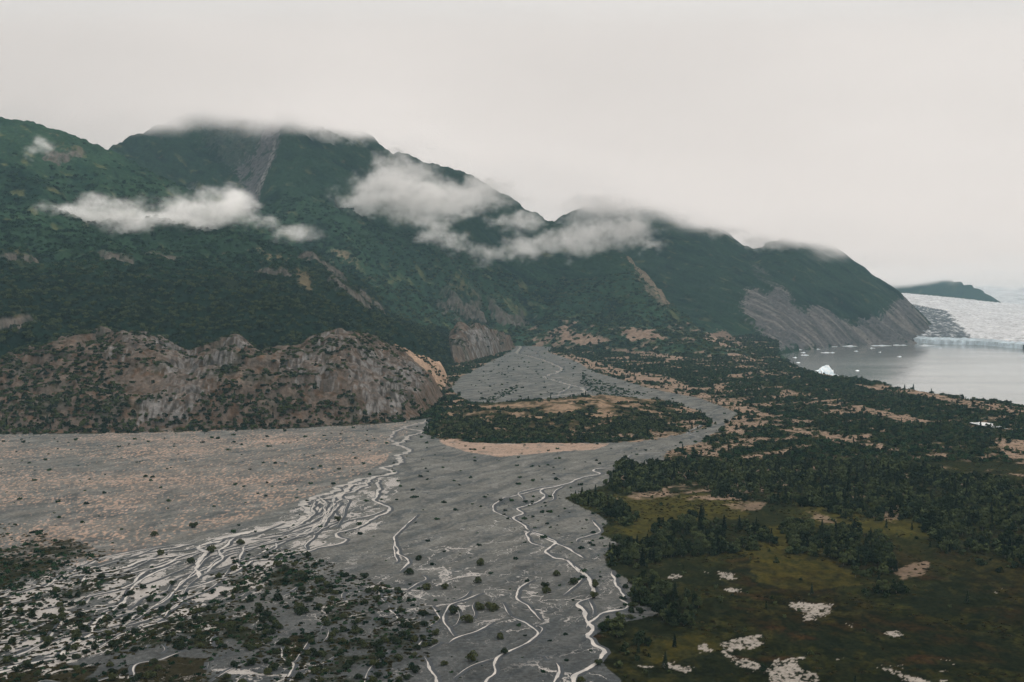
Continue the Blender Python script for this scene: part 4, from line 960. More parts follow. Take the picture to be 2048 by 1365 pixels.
def volume_object(name, g, dens, lo, hi, res, mat):
    vc = g.N('GeometryNodeVolumeCube')
    g.put(vc.inputs['Density'], dens)
    vc.inputs['Min'].default_value = lo; vc.inputs['Max'].default_value = hi
    for k, r in zip(('Resolution X', 'Resolution Y', 'Resolution Z'), res): vc.inputs[k].default_value = r
    sm = g.N('GeometryNodeSetMaterial'); sm.inputs['Material'].default_value = mat
    g.L(vc.outputs[0], sm.inputs[0]); g.L(sm.outputs[0], g.out.inputs[0])
    me = bpy.data.volumes.new(name); o = bpy.data.objects.new(name, me); COL.objects.link(o)
    me.materials.append(mat)
    md = o.modifiers.new('vapour', 'NODES'); md.node_group = g.ng
    return o

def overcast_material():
    """the overcast itself: own emission painted in for the sky light it would scatter"""
    m = bpy.data.materials.new('glowing_overcast_vapour'); m.use_nodes = True; nt = m.node_tree; nt.nodes.clear(); L = nt.links.new
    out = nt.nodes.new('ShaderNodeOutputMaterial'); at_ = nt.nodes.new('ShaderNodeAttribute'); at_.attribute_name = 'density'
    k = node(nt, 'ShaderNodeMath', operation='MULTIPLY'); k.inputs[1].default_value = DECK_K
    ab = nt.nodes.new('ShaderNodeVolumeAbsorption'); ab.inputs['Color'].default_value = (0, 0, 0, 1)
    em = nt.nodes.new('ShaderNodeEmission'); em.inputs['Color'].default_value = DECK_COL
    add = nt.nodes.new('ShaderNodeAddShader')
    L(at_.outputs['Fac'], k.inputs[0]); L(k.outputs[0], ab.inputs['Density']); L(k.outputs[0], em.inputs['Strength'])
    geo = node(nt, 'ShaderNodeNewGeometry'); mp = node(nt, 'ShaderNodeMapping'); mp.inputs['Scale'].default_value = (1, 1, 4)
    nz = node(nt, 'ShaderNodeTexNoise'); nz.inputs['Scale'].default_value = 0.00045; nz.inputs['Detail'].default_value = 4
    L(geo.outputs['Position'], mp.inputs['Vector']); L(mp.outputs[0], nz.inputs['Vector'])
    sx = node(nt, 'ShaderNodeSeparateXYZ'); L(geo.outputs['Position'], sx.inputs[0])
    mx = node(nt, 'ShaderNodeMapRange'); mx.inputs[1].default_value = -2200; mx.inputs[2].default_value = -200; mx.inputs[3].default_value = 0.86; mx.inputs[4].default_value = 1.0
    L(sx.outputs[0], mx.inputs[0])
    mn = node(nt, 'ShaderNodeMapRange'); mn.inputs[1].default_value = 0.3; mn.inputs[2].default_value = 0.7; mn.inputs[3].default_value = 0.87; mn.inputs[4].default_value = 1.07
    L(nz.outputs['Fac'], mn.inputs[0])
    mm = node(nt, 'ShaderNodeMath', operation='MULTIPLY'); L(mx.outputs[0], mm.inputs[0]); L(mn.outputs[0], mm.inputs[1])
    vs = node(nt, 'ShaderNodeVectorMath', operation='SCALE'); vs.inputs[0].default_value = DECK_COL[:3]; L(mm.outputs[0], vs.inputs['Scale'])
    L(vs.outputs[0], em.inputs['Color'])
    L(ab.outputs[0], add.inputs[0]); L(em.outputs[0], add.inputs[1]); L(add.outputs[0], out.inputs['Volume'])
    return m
DECK_K = 0.016; DECK_COL = (0.800, 0.732, 0.686, 1)  # deck emits this colour itself, in place of scattered light
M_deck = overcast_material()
def cloud_deck():
    g = GN('cloud_deck'); pos = g.N('GeometryNodeInputPosition').outputs[0]
    sp = g.N('ShaderNodeSeparateXYZ'); g.L(pos, sp.inputs[0]); x, y, z = sp.outputs
    st_ = g.vec('MULTIPLY', pos, (1.0, 1.0, 1.8))
    n1 = g.noise(st_, 0.0022, 5, 0.6); n2 = g.noise(st_, 0.010, 3, 0.6)
    b = g.math('ADD', 745.0, g.smooth(x, -1300.0, 500.0, 0.0, -120.0))
    b = g.math('ADD', b, g.smooth(x, 100.0, 1500.0, 0.0, -290.0))
    b = g.math('ADD', b, g.smooth(y, 5000.0, 9000.0, 0.0, -95.0))
    b = g.math('ADD', b, g.math('ADD', g.smooth(x, 50.0, 450.0, 0.0, -85.0), g.smooth(x, 800.0, 1200.0, 0.0, 85.0)))
    nn = g.math('ADD', g.math('MULTIPLY', g.math('SUBTRACT', n1, 0.5), 380.0), g.math('MULTIPLY', g.math('SUBTRACT', n2, 0.5), 90.0))
    d = g.math('ADD', g.math('SUBTRACT', z, b), nn)
    d = g.smooth(d, 0.0, 110.0)
    d = g.math('MULTIPLY', d, g.smooth(y, 2700.0, 3500.0))
    d = g.math('MULTIPLY', d, g.smooth(z, 900.0, 1080.0, 1.0, 0.0))
    d = g.math('MULTIPLY', d, g.smooth(y, 12500.0, 13500.0, 1.0, 0.0))
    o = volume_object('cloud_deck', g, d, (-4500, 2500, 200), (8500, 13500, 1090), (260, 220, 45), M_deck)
    tag(o, kind='structure')
    return o
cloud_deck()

def wisp(name, label, blobs, seed, density=0.06, vox=7.0, warp=60.0, thr=0.12, stretch=(1, 1, 1.5)):
    """a torn scrap of cloud lying against a slope: blobs are (px, py, depth, half width, half depth, half height) in metres"""
    Cs = [(np.array([float(q) for q in at(b[0], b[1], b[2])]), np.array(b[3:6], float)) for b in blobs]
    base_ = Cs[0][0]
    g = GN(name); pos = g.N('GeometryNodeInputPosition').outputs[0]
    pp = g.vec('ADD', g.vec('MULTIPLY', pos, stretch), (seed * 311.0, seed * 97.0, seed * 53.0))
    wv = g.vec('SCALE', g.vec('SUBTRACT', g.noise(pp, 0.011, 7, 0.68, True), (0.5, 0.5, 0.5)), s=warp * 2.6)
    p2 = g.vec('ADD', pos, wv)
    f = None
    for c, r in Cs:
        c = c - base_
        l = g.vec('LENGTH', g.vec('MULTIPLY', g.vec('SUBTRACT', p2, tuple(c)), tuple(1 / r)))
        v = g.math('SUBTRACT', 1.0, l)
        f = v if f is None else g.math('MAXIMUM', f, v)
    n1 = g.noise(g.vec('ADD', pp, wv), 0.017, 8, 0.68)
    n2 = g.noise(g.vec('ADD', pp, wv), 0.05, 4, 0.7)
    d = g.math('ADD', f, g.math('MULTIPLY', g.math('SUBTRACT', n1, 0.5), 2.6))
    d = g.math('ADD', d, g.math('MULTIPLY', g.math('SUBTRACT', n2, 0.5), 1.9))
    d = g.smooth(d, thr - 0.1, thr + 1.25)
    d = g.math('POWER', d, 1.5)
    d = g.math('MULTIPLY', d, g.smooth(f, -0.15, 0.25))
    lo = np.min([c - base_ - r - warp for c, r in Cs], 0); hi = np.max([c - base_ + r + warp for c, r in Cs], 0)
    res = [int(min(220, max(8, (hi[k] - lo[k]) / vox))) for k in range(3)]
    o = volume_object(name, g, d, tuple(lo), tuple(hi), res, cloud_material(name + '_vapour', density))
    o.location = base_
    tag(o, label, 'cloud')
    return o

wisp('cloud', 'long white cloud scrap lying across the nearest green slope on the left',
     [(120, 428, 2080, 80, 55, 24), (200, 432, 2060, 85, 60, 38), (280, 438, 2050, 100, 60, 42), (350, 435, 2050, 100, 60, 44), (410, 426, 2040, 90, 60, 46), (465, 410, 2060, 60, 50, 38)], 1, 0.04, 5.0, 62, -0.16)
wisp('cloud', 'small faint cloud puff near the top of the left ridge', [(88, 296, 2400, 30, 30, 26), (62, 306, 2400, 36, 24, 12)], 2, 0.03, 4.0, 42, -0.05)
wisp('cloud', 'small cloud puff just right of the long scrap, above the creek gully', [(590, 472, 2150, 62, 45, 26), (525, 450, 2200, 45, 30, 14)], 3, 0.035, 4.5, 48, -0.12)
wisp('cloud', 'biggest white cloud bank climbing the middle of the main mountain to the overcast',
     [(735, 400, 2900, 110, 80, 44), (800, 385, 2900, 160, 90, 62), (880, 395, 2900, 170, 90, 56), (800, 345, 3150, 110, 80, 60), (960, 390, 3000, 140, 80, 44), (860, 425, 2850, 110, 60, 34), (925, 432, 2850, 70, 60, 24)], 4, 0.030, 7.0, 95, -0.26)
wisp('cloud', 'thin curling cloud strand on the lower right flank of the main mountain', [(865, 474, 2780, 50, 45, 22), (915, 490, 2770, 80, 50, 28), (985, 504, 2770, 90, 50, 30), (1035, 500, 2780, 70, 50, 34), (1040, 450, 2850, 60, 45, 46), (1000, 440, 2900, 60, 45, 24)], 5, 0.030, 6.0, 72, -0.12)
wisp('cloud', 'white cloud bank filling the gap between the main mountain and the next one',
     [(1075, 492, 2950, 80, 60, 26), (1120, 484, 2950, 110, 60, 34), (1190, 470, 3050, 130, 70, 46), (1255, 458, 3200, 100, 60, 42), (1290, 490, 3300, 60, 50, 16)], 6, 0.030, 7.0, 85, -0.22)
wisp('cloud', 'loose vapour veiling the summit of the second mountain', [(1200, 415, 3900, 180, 80, 60), (1290, 405, 4050, 160, 80, 46), (1375, 425, 4050, 100, 60, 44), (1160, 445, 3700, 120, 70, 36), (1240, 430, 3800, 110, 60, 40)], 7, 0.016, 8.0, 95, -0.12)
wisp('cloud', 'tiny cloud shred on the dark face of the second mountain', [(1322, 486, 3700, 46, 25, 20)], 8, 0.03, 4.5, 30, 0.05)
wisp('cloud', 'small ragged cloud just under the overcast on the main summit', [(590, 262, 3500, 100, 60, 30), (650, 272, 3450, 100, 50, 40), (700, 290, 3500, 80, 50, 30)], 9, 0.03, 7.0, 50, 0.05)
wisp('cloud', 'cloud lip hanging over the saddle between second and third mountains', [(1450, 452, 4150, 150, 80, 50), (1520, 480, 4100, 130, 80, 40), (1560, 490, 4300, 110, 80, 34)], 10, 0.02, 8.0, 70, 0.0)

def haze():
    x0, x1, y0, y1, z0, z1 = -9000, 13000, -1000, 17000, -63, 1100
    v = [(x, y, z) for z in (z0, z1) for x, y in ((x0 - 200, y0 - 200), (x1 + 200, y0 - 200), (x1 + 200, y1 + 200), (x0 - 200, y1 + 200))]
    f = [(3, 2, 1, 0), (4, 5, 6, 7), (0, 1, 5, 4), (1, 2, 6, 5), (2, 3, 7, 6), (3, 0, 4, 7)]
    m = bpy.data.materials.new('air'); m.use_nodes = True; nt = m.node_tree; nt.nodes.clear()
    out = nt.nodes.new('ShaderNodeOutputMaterial'); p = nt.nodes.new('ShaderNodeVolumePrincipled')
    p.inputs['Color'].default_value = (0.54, 0.84, 1.0, 1); p.inputs['Density'].default_value = 3.8e-5
    nt.links.new(p.outputs[0], out.inputs['Volume'])
    tag(mesh_obj('haze', v, f, m, smooth=False), kind='stuff')
haze()

# ------------------------------------------------------------------ vegetation
def leaf_material(name, col, var):
    col = [c * 0.82 for c in col]; var = [c * 0.9 for c in var]
    m, nt, b = new_mat(name); L = nt.links.new
    geo = node(nt, 'ShaderNodeNewGeometry'); oi = node(nt, 'ShaderNodeObjectInfo')
    n1 = node(nt, 'ShaderNodeTexNoise'); n1.inputs['Scale'].default_value = 0.9; n1.inputs['Detail'].default_value = 2
    L(geo.outputs['Position'], n1.inputs['Vector'])
    ad = node(nt, 'ShaderNodeMath', operation='ADD'); L(oi.outputs['Random'], ad.inputs[0]); L(n1.outputs['Fac'], ad.inputs[1])
    rp = node(nt, 'ShaderNodeValToRGB'); e = rp.color_ramp.elements
    e[0].position = 0.35; e[0].color = (*[c * 0.62 for c in col], 1)
    e[1].position = 1.35 / 1.5; e[1].color = (*var, 1)
    k = rp.color_ramp.elements.new(0.6); k.color = (*col, 1)
    hv = node(nt, 'ShaderNodeMath', operation='MULTIPLY'); hv.inputs[1].default_value = 0.7
    L(ad.outputs[0], hv.inputs[0]); L(hv.outputs[0], rp.inputs[0]); L(rp.outputs[0], b.inputs['Base Color'])
    b.inputs['Roughness'].default_value = 0.75; b.inputs['Specular IOR Level'].default_value = 0.02
    return m
M_leafD = leaf_material('dark_willow_leaves', (0.021, 0.032, 0.016), (0.048, 0.054, 0.023))
M_leafT = leaf_material('cottonwood_leaves', (0.015, 0.026, 0.013), (0.052, 0.064, 0.026))
M_leafS = leaf_material('spruce_needles', (0.009, 0.018, 0.011), (0.020, 0.030, 0.016))
M_leafB = leaf_material('brush_leaves', (0.009, 0.025, 0.014), (0.024, 0.050, 0.022))
M_leafO = leaf_material('brown_heath_leaves', (0.020, 0.017, 0.007), (0.044, 0.038, 0.013))
M_bark, nt_, b_ = new_mat('grey_bark'); b_.inputs['Base Color'].default_value = (0.10, 0.085, 0.07, 1); b_.inputs['Roughness'].default_value = 0.9

def clumps(rs, n, size, shape):
    """small leaf-sized faces spread through a crown; shape(rs) gives a point and an outward direction"""
    V_, F_ = [], []
    for i in range(n):
        p, d = shape(rs)
        d = d + rs.normal(0, 0.55, 3); d /= np.linalg.norm(d) + 1e-9
        t = np.cross(d, rs.normal(0, 1, 3)); t /= np.linalg.norm(t) + 1e-9
        u = np.cross(d, t); s_ = size * rs.uniform(0.55, 1.25)
        k = len(V_)
        V_ += [p - t * s_ - u * s_ * 0.6, p + t * s_ - u * s_ * 0.7, p + t * s_ * 0.8 + u * s_ * 0.7, p - t * s_ * 0.7 + u * s_ * 0.8]
        F_.append((k, k + 1, k + 2, k + 3))
    return np.array(V_), np.array(F_)

def bush_shape(w, h, lobes, seed):
    r0 = np.random.default_rng(seed)
    Ls = [(r0.uniform(-0.32, 0.32) * w, r0.uniform(-0.32, 0.32) * w, r0.uniform(0.12, 0.5) * h, r0.uniform(0.20, 0.34) * w, r0.uniform(0.26, 0.5) * h) for _ in range(lobes)]
    def f(rs):
        x, y, z, rw, rh = Ls[rs.integers(len(Ls))]
        d = rs.normal(0, 1, 3); d[2] = abs(d[2]) * 1.1 - 0.25; d /= np.linalg.norm(d)
        k = rs.uniform(0.62, 1.0) ** 0.6
        p = np.array((x + d[0] * rw * k, y + d[1] * rw * k, max(0.05, z + d[2] * rh * k)))
        return p, d
    return f

def tall_shape(w, h, seed):
    r0 = np.random.default_rng(seed)
    Ls = [(r0.uniform(-0.22, 0.22) * w, r0.uniform(-0.22, 0.22) * w, r0.uniform(0.22, 0.85) * h) for _ in range(9)]
    def f(rs):
        x, y, z = Ls[rs.integers(len(Ls))]
        taper = 1.15 - 0.8 * z / h
        d = rs.normal(0, 1, 3); d /= np.linalg.norm(d); k = rs.uniform(0.5, 1.0) ** 0.5
        return np.array((x + d[0] * w * 0.36 * taper * k, y + d[1] * w * 0.36 * taper * k, max(0.3, z + d[2] * h * 0.15 * k))), d + np.array((0, 0, .3))
    return f

def spruce_shape(w, h, seed):
    def f(rs):
        t = rs.uniform(0.04, 1.0); ang = rs.uniform(0, 2 * math.pi)
        tier = 0.72 + 0.28 * ((t * 9) % 1.0)
        r = w * 0.5 * (1 - t) ** 0.85 * tier * rs.uniform(0.45, 1.0) ** 0.5 * (1 + 0.15 * math.sin(ang * 3 + t * 20))
        d = np.array((math.cos(ang), math.sin(ang), 0.35))
        return np.array((d[0] * r, d[1] * r, h * t)), d
    return f

def stem_mesh(h, r, kind, seed):
    rs = np.random.default_rng(seed); V_, F_ = [], []
    def limb(p0, p1, r0, r1):
        p0 = np.array(p0, float); p1 = np.array(p1, float); d = p1 - p0; d /= np.linalg.norm(d)
        t = np.cross(d, (1, 0.2, 0.1)); t /= np.linalg.norm(t); u = np.cross(d, t); k = len(V_)
        for p, rr_ in ((p0, r0), ((p0 + p1) / 2 + rs.normal(0, r0 * 0.5, 3), (r0 + r1) / 2), (p1, r1)):
            for j in range(5):
                a = j * 2 * math.pi / 5; V_.append(p + (t * math.cos(a) + u * math.sin(a)) * rr_)
        for s_ in range(2):
            for j in range(5):
                a = k + s_ * 5 + j; b = k + s_ * 5 + (j + 1) % 5; F_.append((a, b, b + 5, a + 5))
    if kind == 'multi':
        for i in range(6):
            a = rs.uniform(0, 6.28); q = rs.uniform(0.15, 0.35) * h
            limb((math.cos(a) * r, math.sin(a) * r, -0.3), (math.cos(a) * q * 1.6, math.sin(a) * q * 1.6, h * rs.uniform(0.45, 0.7)), r, r * 0.3)
    else:
        limb((0, 0, -0.4), (0, 0, h * 0.9), r, r * 0.2)
        for i in range(8):
            a = rs.uniform(0, 6.28); z = h * rs.uniform(0.2, 0.75); l = h * rs.uniform(0.1, 0.22)
            limb((0, 0, z), (math.cos(a) * l, math.sin(a) * l, z + l * 0.5), r * 0.35, r * 0.1)
    return np.array(V_), np.array(F_)

PROTO = {}
def proto(key, kind, w, h, n, size, mat, seed):
    rs = np.random.default_rng(seed)
    sh = {'bush': lambda: bush_shape(w, h, 7, seed), 'tall': lambda: tall_shape(w, h, seed), 'spruce': lambda: spruce_shape(w, h, seed)}[kind]()
    V_, F_ = clumps(rs, n, size, sh)
    SV, SF = stem_mesh(h, 0.10 if kind == 'bush' else 0.22, 'multi' if kind == 'bush' else 'one', seed)
    crown = mesh_obj('crown', V_, F_, mat, smooth=False, link=False)
    stem = mesh_obj('trunk', SV, SF, M_bark, link=False)
    PROTO[key] = (crown.data, stem.data, w, h)
    bpy.data.objects.remove(crown); bpy.data.objects.remove(stem)
for i in range(4):
    proto(('shrub', i), 'bush', 5.4, 3.6, 620, 0.30, M_leafD, 300 + i)
    proto(('tree', i), 'tall', 7.4, 7.6, 900, 0.36, M_leafT, 320 + i)
    proto(('heath', i), 'bush', 4.6, 1.9, 260, 0.30, M_leafO, 360 + i)
    proto(('far_brush', i), 'bush', 8.0, 4.6, 90, 0.95, M_leafB, 380 + i)
    proto(('dark_brush', i), 'bush', 8.0, 5.2, 100, 0.9, M_leafT, 440 + i)
    proto(('far_tree', i), 'tall', 7.6, 7.4, 110, 0.9, M_leafT, 400 + i)
for i in range(3):
    proto(('spruce', i), 'spruce', 4.2, 9.5, 800, 0.30, M_leafS, 340 + i)
    proto(('far_spruce', i), 'spruce', 4.2, 9.5, 120, 0.65, M_leafS, 420 + i)

def scatter(name, label, cat, protos, P, sc, seed):
    """one object of uncountable growth: its points carry copies of a few leafy bushes"""
    rs = np.random.default_rng(seed)
    me = bpy.data.meshes.new(name)
    n = len(P); me.vertices.add(n); me.vertices.foreach_set('co', np.asarray(P, np.float32).ravel())
    a = me.attributes.new('size', 'FLOAT', 'POINT'); a.data.foreach_set('value', np.asarray(sc, np.float32))
    a = me.attributes.new('turn', 'FLOAT', 'POINT'); a.data.foreach_set('value', rs.uniform(0, 6.28, n).astype(np.float32))
    a = me.attributes.new('pick', 'INT', 'POINT'); a.data.foreach_set('value', rs.integers(0, len(protos), n).astype(np.int32))
    o = bpy.data.objects.new(name, me); COL.objects.link(o)
    ng = bpy.data.node_groups.new(name, 'GeometryNodeTree')
    ng.interface.new_socket('Geometry', in_out='INPUT', socket_type='NodeSocketGeometry')
    ng.interface.new_socket('Geometry', in_out='OUTPUT', socket_type='NodeSocketGeometry')
    N = ng.nodes.new; L = ng.links.new
    gi = N('NodeGroupInput'); go = N('NodeGroupOutput'); join = N('GeometryNodeJoinGeometry')
    pk = N('GeometryNodeInputNamedAttribute'); pk.data_type = 'INT'; pk.inputs[0].default_value = 'pick'
    sz = N('GeometryNodeInputNamedAttribute'); sz.data_type = 'FLOAT'; sz.inputs[0].default_value = 'size'
    tn = N('GeometryNodeInputNamedAttribute'); tn.data_type = 'FLOAT'; tn.inputs[0].default_value = 'turn'
    cmb = N('ShaderNodeCombineXYZ'); L(tn.outputs[0], cmb.inputs[2])
    for i, key in enumerate(protos):
        crown, stem, w, h = PROTO[key]
        po = bpy.data.objects.new('leafy_growth', crown)
        inf = N('GeometryNodeObjectInfo'); inf.inputs[0].default_value = po; inf.inputs['As Instance'].default_value = True
        cmp_ = N('FunctionNodeCompare'); cmp_.data_type = 'INT'; cmp_.operation = 'EQUAL'
        L(pk.outputs[0], cmp_.inputs[2]); cmp_.inputs[3].default_value = i
        io = N('GeometryNodeInstanceOnPoints')
        L(gi.outputs[0], io.inputs['Points']); L(cmp_.outputs[0], io.inputs['Selection']); L(inf.outputs['Geometry'], io.inputs['Instance'])
        L(cmb.outputs[0], io.inputs['Rotation']); L(sz.outputs[0], io.inputs['Scale'])
        L(io.outputs[0], join.inputs[0])
    L(join.outputs[0], go.inputs[0])
    md = o.modifiers.new('growth', 'NODES'); md.node_group = ng
    tag(o, label, cat, kind='stuff')
    return o

in_view = (np.abs(AA) < 0.60) & (BY < 1420) & (BY > 200)
def pick(dens, spacing, seed, extra=None):
    rs = np.random.default_rng(seed)
    p = dens * cellA / (spacing * spacing) * in_view
    if extra is not None: p = p * extra
    sel = rs.random(p.shape) < p
    jx = (rs.random(sel.sum()) - 0.5) * (np.broadcast_to(np.gradient(COLS)[None], sel.shape)[sel]) * YY[sel]
    jy = (rs.random(sel.sum()) - 0.5) * np.broadcast_to(np.gradient(ROWS)[:, None], sel.shape)[sel]
    return np.stack([XX[sel] + jx, YY[sel] + jy, Z[sel]], 1), sel

rsv = np.random.default_rng(5)
CANDS = []      # (kind, x, y, z, scale) of everything countable near the camera
# brush on the slopes
P1, s1 = pick(VEG, 7.4, 1, (m0 | m1) & (YY < 3000))
up1 = BY[s1] < 545 + 60 * rsv.standard_normal(len(P1)) * 0.5
sc1 = rsv.uniform(0.55, 1.3, len(P1)) * np.where(P1[:, 1] > 2200, 1.2, 1.0)
scatter('slope_brush', 'green brush covering the mountain slopes', 'brush', [('far_brush', i) for i in range(4)], P1[up1] - (0, 0, .6), sc1[up1], 2)
scatter('foothill_alder', 'dark alder thickets covering the foot of the mountains', 'brush', [('dark_brush', i) for i in range(4)], P1[~up1] - (0, 0, .6), sc1[~up1], 24)
P2, s2 = pick(VEG, 4.6, 3, isK | (LAYER == 2))
scatter('hill_brush', 'low dark brush growing over the rocky hill and the moraine island', 'brush', [('dark_brush', i) for i in range(4)], P2 - (0, 0, .5), rsv.uniform(0.25, 0.85, len(P2)), 4)
P2b, _ = pick(VEG * (sstep(800, 840, BY) * isK + (LAYER == 2) * sstep(822, 850, BY) * sstep(-0.3, 0.1, nzF + 0.3 * nzC)), 5.5, 33)
beltm = flat & ~gr & (BY < 925)
P3, s3 = pick(VEG, 7.0, 5, beltm & (BX > 840))
P3c, _ = pick(VEG * sstep(0.1, 0.5, VEG), 5.2, 6, beltm)
scatter('moraine_brush', 'dark shrub thickets on the moraine belt between river and lake', 'brush', [('far_brush', i) for i in range(4)], P3c - (0, 0, .4), rsv.uniform(0.3, 0.85, len(P3c)), 7)
# woods to the right of the river
P4, s4 = pick(VEG, 4.3, 8, flat & ~gr & (BY >= 925))
P5, s5 = pick(np.where(low_sc, 0.05 + 0.25 * sstep(0.1, 0.4, nzF) + 0.4 * woods, 0) * (1 - pan), 7.0, 9)
P6, s6 = pick(np.where(flat & ~gr, sstep(0.05, 0.4, nzA + 0.5 * nzC) + 0.8 * sstep(0.02, 0.3, woods) + 0.5 * sstep(1060, 1000, BY), 0) * (1 - pan) * (1 - 0.7 * tan) * (YY < 1500), 3.0, 10)
scatter('tundra_heath', 'low brown and olive heath on the tundra right of the river', 'heath', [('heath', i) for i in range(4)], P6 - (0, 0, .4), rsv.uniform(0.15, 0.6, len(P6)), 11)
# shrubs on the river gravel
brushy = soft([(-900, 1080), (0, 1045), (60, 1045), (115, 1085), (90, 1120), (150, 1150), (60, 1180), (-900, 1260)], 40)
dl = np.maximum(soft([(-900, 1190), (0, 1130), (60, 1100), (200, 1110), (240, 1140), (180, 1200), (60, 1240), (-900, 1400)], 40) * 0.8, soft([(-900, 1230), (0, 1215), (200, 1190), (300, 1175), (400, 1190), (480, 1110), (600, 1100), (700, 1150), (800, 1180), (880, 1230), (860, 1300), (760, 1440), (-900, 1600)], 60))
wet_gap = 1.0
gd = np.where(gr, 0.018 + 0.020 * sstep(1050, 1300, BY) + 0.045 * sstep(1130, 1330, BY) * sstep(-0.2, 0.3, nzF), 0)
gd = np.where(gr, np.maximum(gd, 0.8 * brushy * sstep(-0.3, 0.1, nzC + nzA)), 0)
gd = np.where(gr, np.maximum(gd, 1.0 * dl * sstep(-0.6, 0.0, nzA + 0.6 * nzC)), 0)
mids = soft([(980, 1000), (1080, 980), (1140, 1000), (1200, 1050), (1240, 1100), (1250, 1200), (1150, 1150), (1050, 1060)], 40)
gd = np.where(gr, np.maximum(gd, 0.14 * mids), 0)
edge = soft([(1130, 990), (1240, 960), (1260, 1080), (1290, 1160), (1300, 1240), (1230, 1300), (1180, 1290), (1200, 1230), (1240, 1200), (1230, 1140), (1190, 1090)], 26)
gd = np.where(gr, np.maximum(gd, 0.30 * edge), 0)
fanv = soft([(1160, 745), (1240, 775), (1290, 790), (1200, 795), (1170, 780)], 12) + soft([(960, 800), (1030, 770), (1040, 780), (980, 808)], 10)
gd = np.where(gr, np.maximum(gd, 0.35 * fanv), 0)
P7, s7 = pick(gd, 3.7, 12)
P8, s8 = pick(np.where(gr, 0.9 * np.maximum(np.maximum(dryv, dl), brushy) * sstep(-0.45, 0.1, nzA + 0.7 * nzC), 0), 2.4, 13)
scatter('gravel_heath', 'low brown-green heath between the shrubs of the lower river plain', 'heath', [('heath', i) for i in range(4)], P8 - (0, 0, .3), rsv.uniform(0.18, 0.5, len(P8)), 14)
HAND = [(677, 1042, 1.3), (720, 1050, 1.1), (825, 996, 0.95), (888, 1006, 1.0), (911, 1021, 1.05), (720, 1069, 1.0), (733, 1003, 0.9), (797, 963, 0.8), (855, 960, 0.8), (950, 923, 0.9), (886, 936, 0.8), (852, 938, 0.7),
        (706, 941, 0.6), (957, 1219, 1.4), (982, 1221, 1.6), (818, 1148, 1.5), (836, 1120, 1.2), (960, 1130, 1.4), (955, 1165, 1.3), (890, 1178, 1.2), (855, 1178, 1.3), (935, 1245, 1.4), (907, 1228, 1.5), (1112, 1152, 1.3), (1089, 1176, 1.2), (1094, 1186, 1.3),
        (1146, 1168, 1.4), (1187, 1196, 1.3), (558, 1200, 1.5), (600, 1220, 1.5), (605, 1228, 1.6), (615, 1116, 1.3), (554, 1134, 1.4), (730, 1157, 1.2), (386, 1056, 1.6), (308, 1073, 1.3), (423, 1105, 1.7), (482, 1088, 1.4), (380, 1127, 1.5), (323, 1110, 1.3),
        (1038, 916, 0.9), (1118, 918, 1.0), (1036, 932, 0.8), (1064, 934, 0.9), (1078, 934, 0.7), (1113, 960, 1.3), (1162, 971, 1.1), (1035, 969, 0.9), (1096, 931, 0.8), (1033, 932, 0.8), (945, 1322, 1.5), (830, 1345, 1.3), (1002, 1277, 1.1)]
HP = []
for hx, hy, hs_ in HAND:
    x, y = on_floor(hx, hy); HP.append((float(x), float(y), float(floor_z(y))))
HP = np.array(HP)

trees_all = [('tree', P3, 0.85), ('tree', P2b, 0.8), ('tree', P4, 1.0)]
def cand(kind, P, sc):
    px, py = to_px(P[:, 0], P[:, 1], P[:, 2])
    h = PROTO[(kind, 0)][3] if kind != 'shrub' else 5.0
    vis = (px > -5) & (px < 2053) & (py < 1372)
    size = np.where(vis, sc * h / P[:, 1], 0)
    return [dict(kind=kind, p=P[i], s=float(sc[i]), size=float(size[i]), px=float(px[i]), py=float(py[i])) for i in range(len(P))]
T_ = []
for kd, P, m_ in trees_all:
    sp = rsv.random(len(P)) < 0.07
    T_ += cand('tree', P[~sp], (0.40 + 0.65 * rsv.random((~sp).sum()) ** 1.6) * m_)
    T_ += cand('spruce', P[sp], rsv.uniform(0.5, 1.1, sp.sum()) * m_)
T_ += cand('tree', P5[::4], rsv.uniform(0.25, 0.6, len(P5[::4]))) + cand('tree', P5[1::4], rsv.uniform(0.2, 0.4, len(P5[1::4]))) + cand('tree', P5[2::4], rsv.uniform(0.2, 0.4, len(P5[2::4]))) + cand('spruce', P5[3::8], rsv.uniform(0.35, 0.8, len(P5[3::8])))
S_ = cand('shrub', P7, (0.24 + 0.66 * rsv.random(len(P7)) ** 2.2) * np.clip(P7[:, 1] / 900, 0.85, 1.1)) + cand('shrub', HP, np.array([h[2] for h in HAND]) * 0.72)
MARK = [((677, 1042), 'main braided river'), ((1160, 1130), 'middle stream'), ((1240, 1180), 'side channel'), ((300, 1180), 'braided river threads'), ((60, 1300), 'lower left channel'),
        ((900, 1240), 'lower plain trickles'), ((1180, 1290), 'bottom stream bend'), ((800, 1090), 'lone trickle'), ((250, 980), 'tan-speckled plain'),
        ((1060, 940), 'pale beach'), ((1010, 1010), 'upper stream bends'), ((620, 1260), 'brushy bottom flat'), ((1620, 1225), 'biggest silt pan'), ((1480, 1300), 'branching silt pan'),
        ((1455, 1150), 'small silt pans'), ((1280, 1030), 'olive clearing'), ((1400, 1100), 'mid wood'), ((1760, 1185), 'round thicket'), ((1900, 1060), 'right edge wood'),
        ((1340, 960), 'riverside wood corner'), ((1330, 1200), 'river bend grove'), ((1700, 1000), 'upper dark wood'), ((1550, 930), 'wood below tan ridge'), ((1850, 1250), 'open brown tundra'), ((1700, 1100), 'wood above open tundra')]
def where(px, py, y0, y1):
    k = min(MARK, key=lambda m_: (m_[0][0] - px) ** 2 + ((m_[0][1] - py) * 1.6) ** 2)[1]
    return k
used_labels = set()
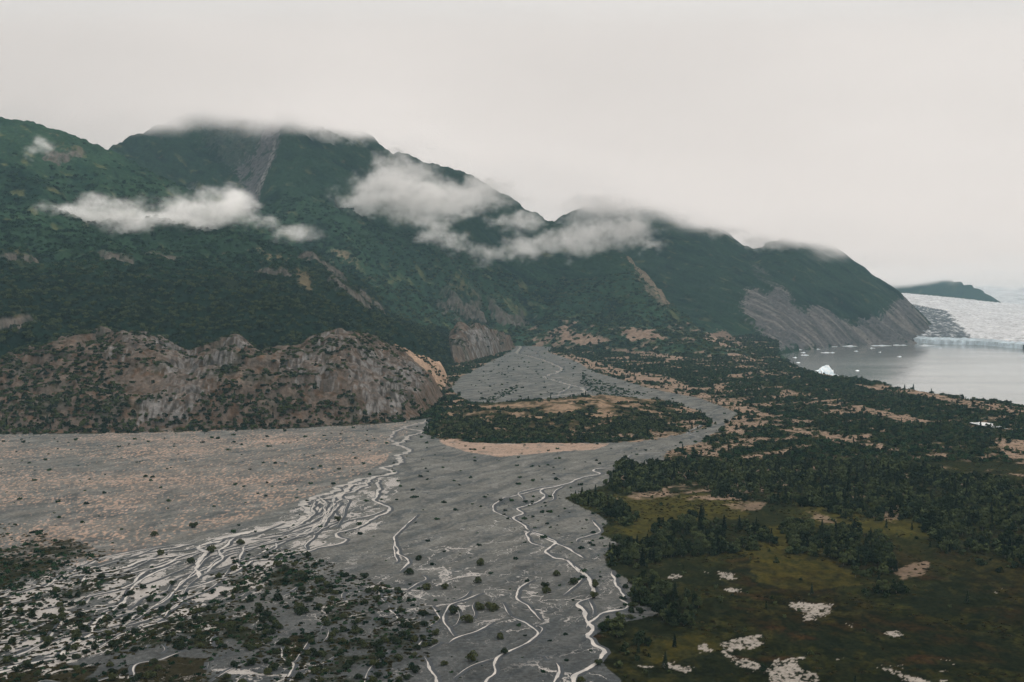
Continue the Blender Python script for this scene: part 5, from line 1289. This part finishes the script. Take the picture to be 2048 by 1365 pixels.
def label_of(c):
    if c['kind'] == 'shrub': w = ['small', 'rounded', 'large'][(c['s'] > 0.6) + (c['s'] > 0.95)] + ' shrub by '
    elif c['kind'] == 'spruce': w = ['small', 'tall'][c['s'] > 0.7] + ' spruce by '
    else: w = ['low leafy tree by ', 'tall leafy tree by '][c['s'] > 0.75]
    base_ = w + where(c['px'], c['py'], 0, 0)
    for prec in (0, 1, 2):
        l = base_ + ', %s%% across, %s%% up' % (round(c['px'] / 20.48, prec) if prec else int(round(c['px'] / 20.48)), round(100 - c['py'] / 13.65, prec) if prec else int(round(100 - c['py'] / 13.65)))
        if l not in used_labels: break
    used_labels.add(l)
    return l
def place(cs, n, cat, group):
    cs.sort(key=lambda c: -c['size'])
    near, rest = cs[:n], cs[n:]
    for c in near:
        rs_ = random.Random(int(c['px'] * 97 + c['py']))
        i = rs_.randrange(3 if c['kind'] == 'spruce' else 4)
        crown, stem, w, h = PROTO[(c['kind'], i)]
        nm = {'shrub': 'willow_shrub', 'tree': 'cottonwood_tree', 'spruce': 'spruce_tree'}[c['kind']]
        e = bpy.data.objects.new(nm, None); COL.objects.link(e)
        e.location = c['p']; e.rotation_euler = (0, 0, rs_.uniform(0, 6.28)); k = c['s']
        e.scale = (k * rs_.uniform(0.85, 1.15), k * rs_.uniform(0.85, 1.15), k * rs_.uniform(0.9, 1.1)); e.empty_display_size = 1
        for pn, dm in (('crown', crown), ('trunk' if c['kind'] != 'shrub' else 'stem', stem)):
            o = bpy.data.objects.new(pn, dm); COL.objects.link(o); o.parent = e
        tag(e, label_of(c), cat[c['kind']], group[c['kind']])
    return rest
restT = place(T_, 300, {'tree': 'tree', 'spruce': 'tree'}, {'tree': 'leafy trees right of the river', 'spruce': 'spruces right of the river'})
restS = place(S_, 300, {'shrub': 'shrub'}, {'shrub': 'willow shrubs scattered on the river gravel'})
for kd, nm, lb, prs in (('tree', 'distant_woods', 'dark leafy trees massed on the moraine belt and below the hills', [('far_tree', i) for i in range(4)]), ('spruce', 'distant_spruces', 'dark spruces mixed into the far woods', [('far_spruce', i) for i in range(3)])):
    r_ = [c for c in restT if c['kind'] == kd]
    scatter(nm, lb, 'woods', prs, np.array([c['p'] for c in r_]) - (0, 0, .5), np.array([c['s'] for c in r_]), 21)
scatter('gravel_shrubs', 'many small dark willow shrubs dotted over the farther river gravel', 'shrubs', [('far_brush', i) for i in range(4)], np.array([c['p'] for c in restS]) - (0, 0, .3), np.array([c['s'] for c in restS]) * 0.62, 22)
print('COUNTS', len(P1), len(P2), len(P3), len(P3c), len(P4), len(P5), len(P6), len(P7), len(P8), len(restT), len(restS))
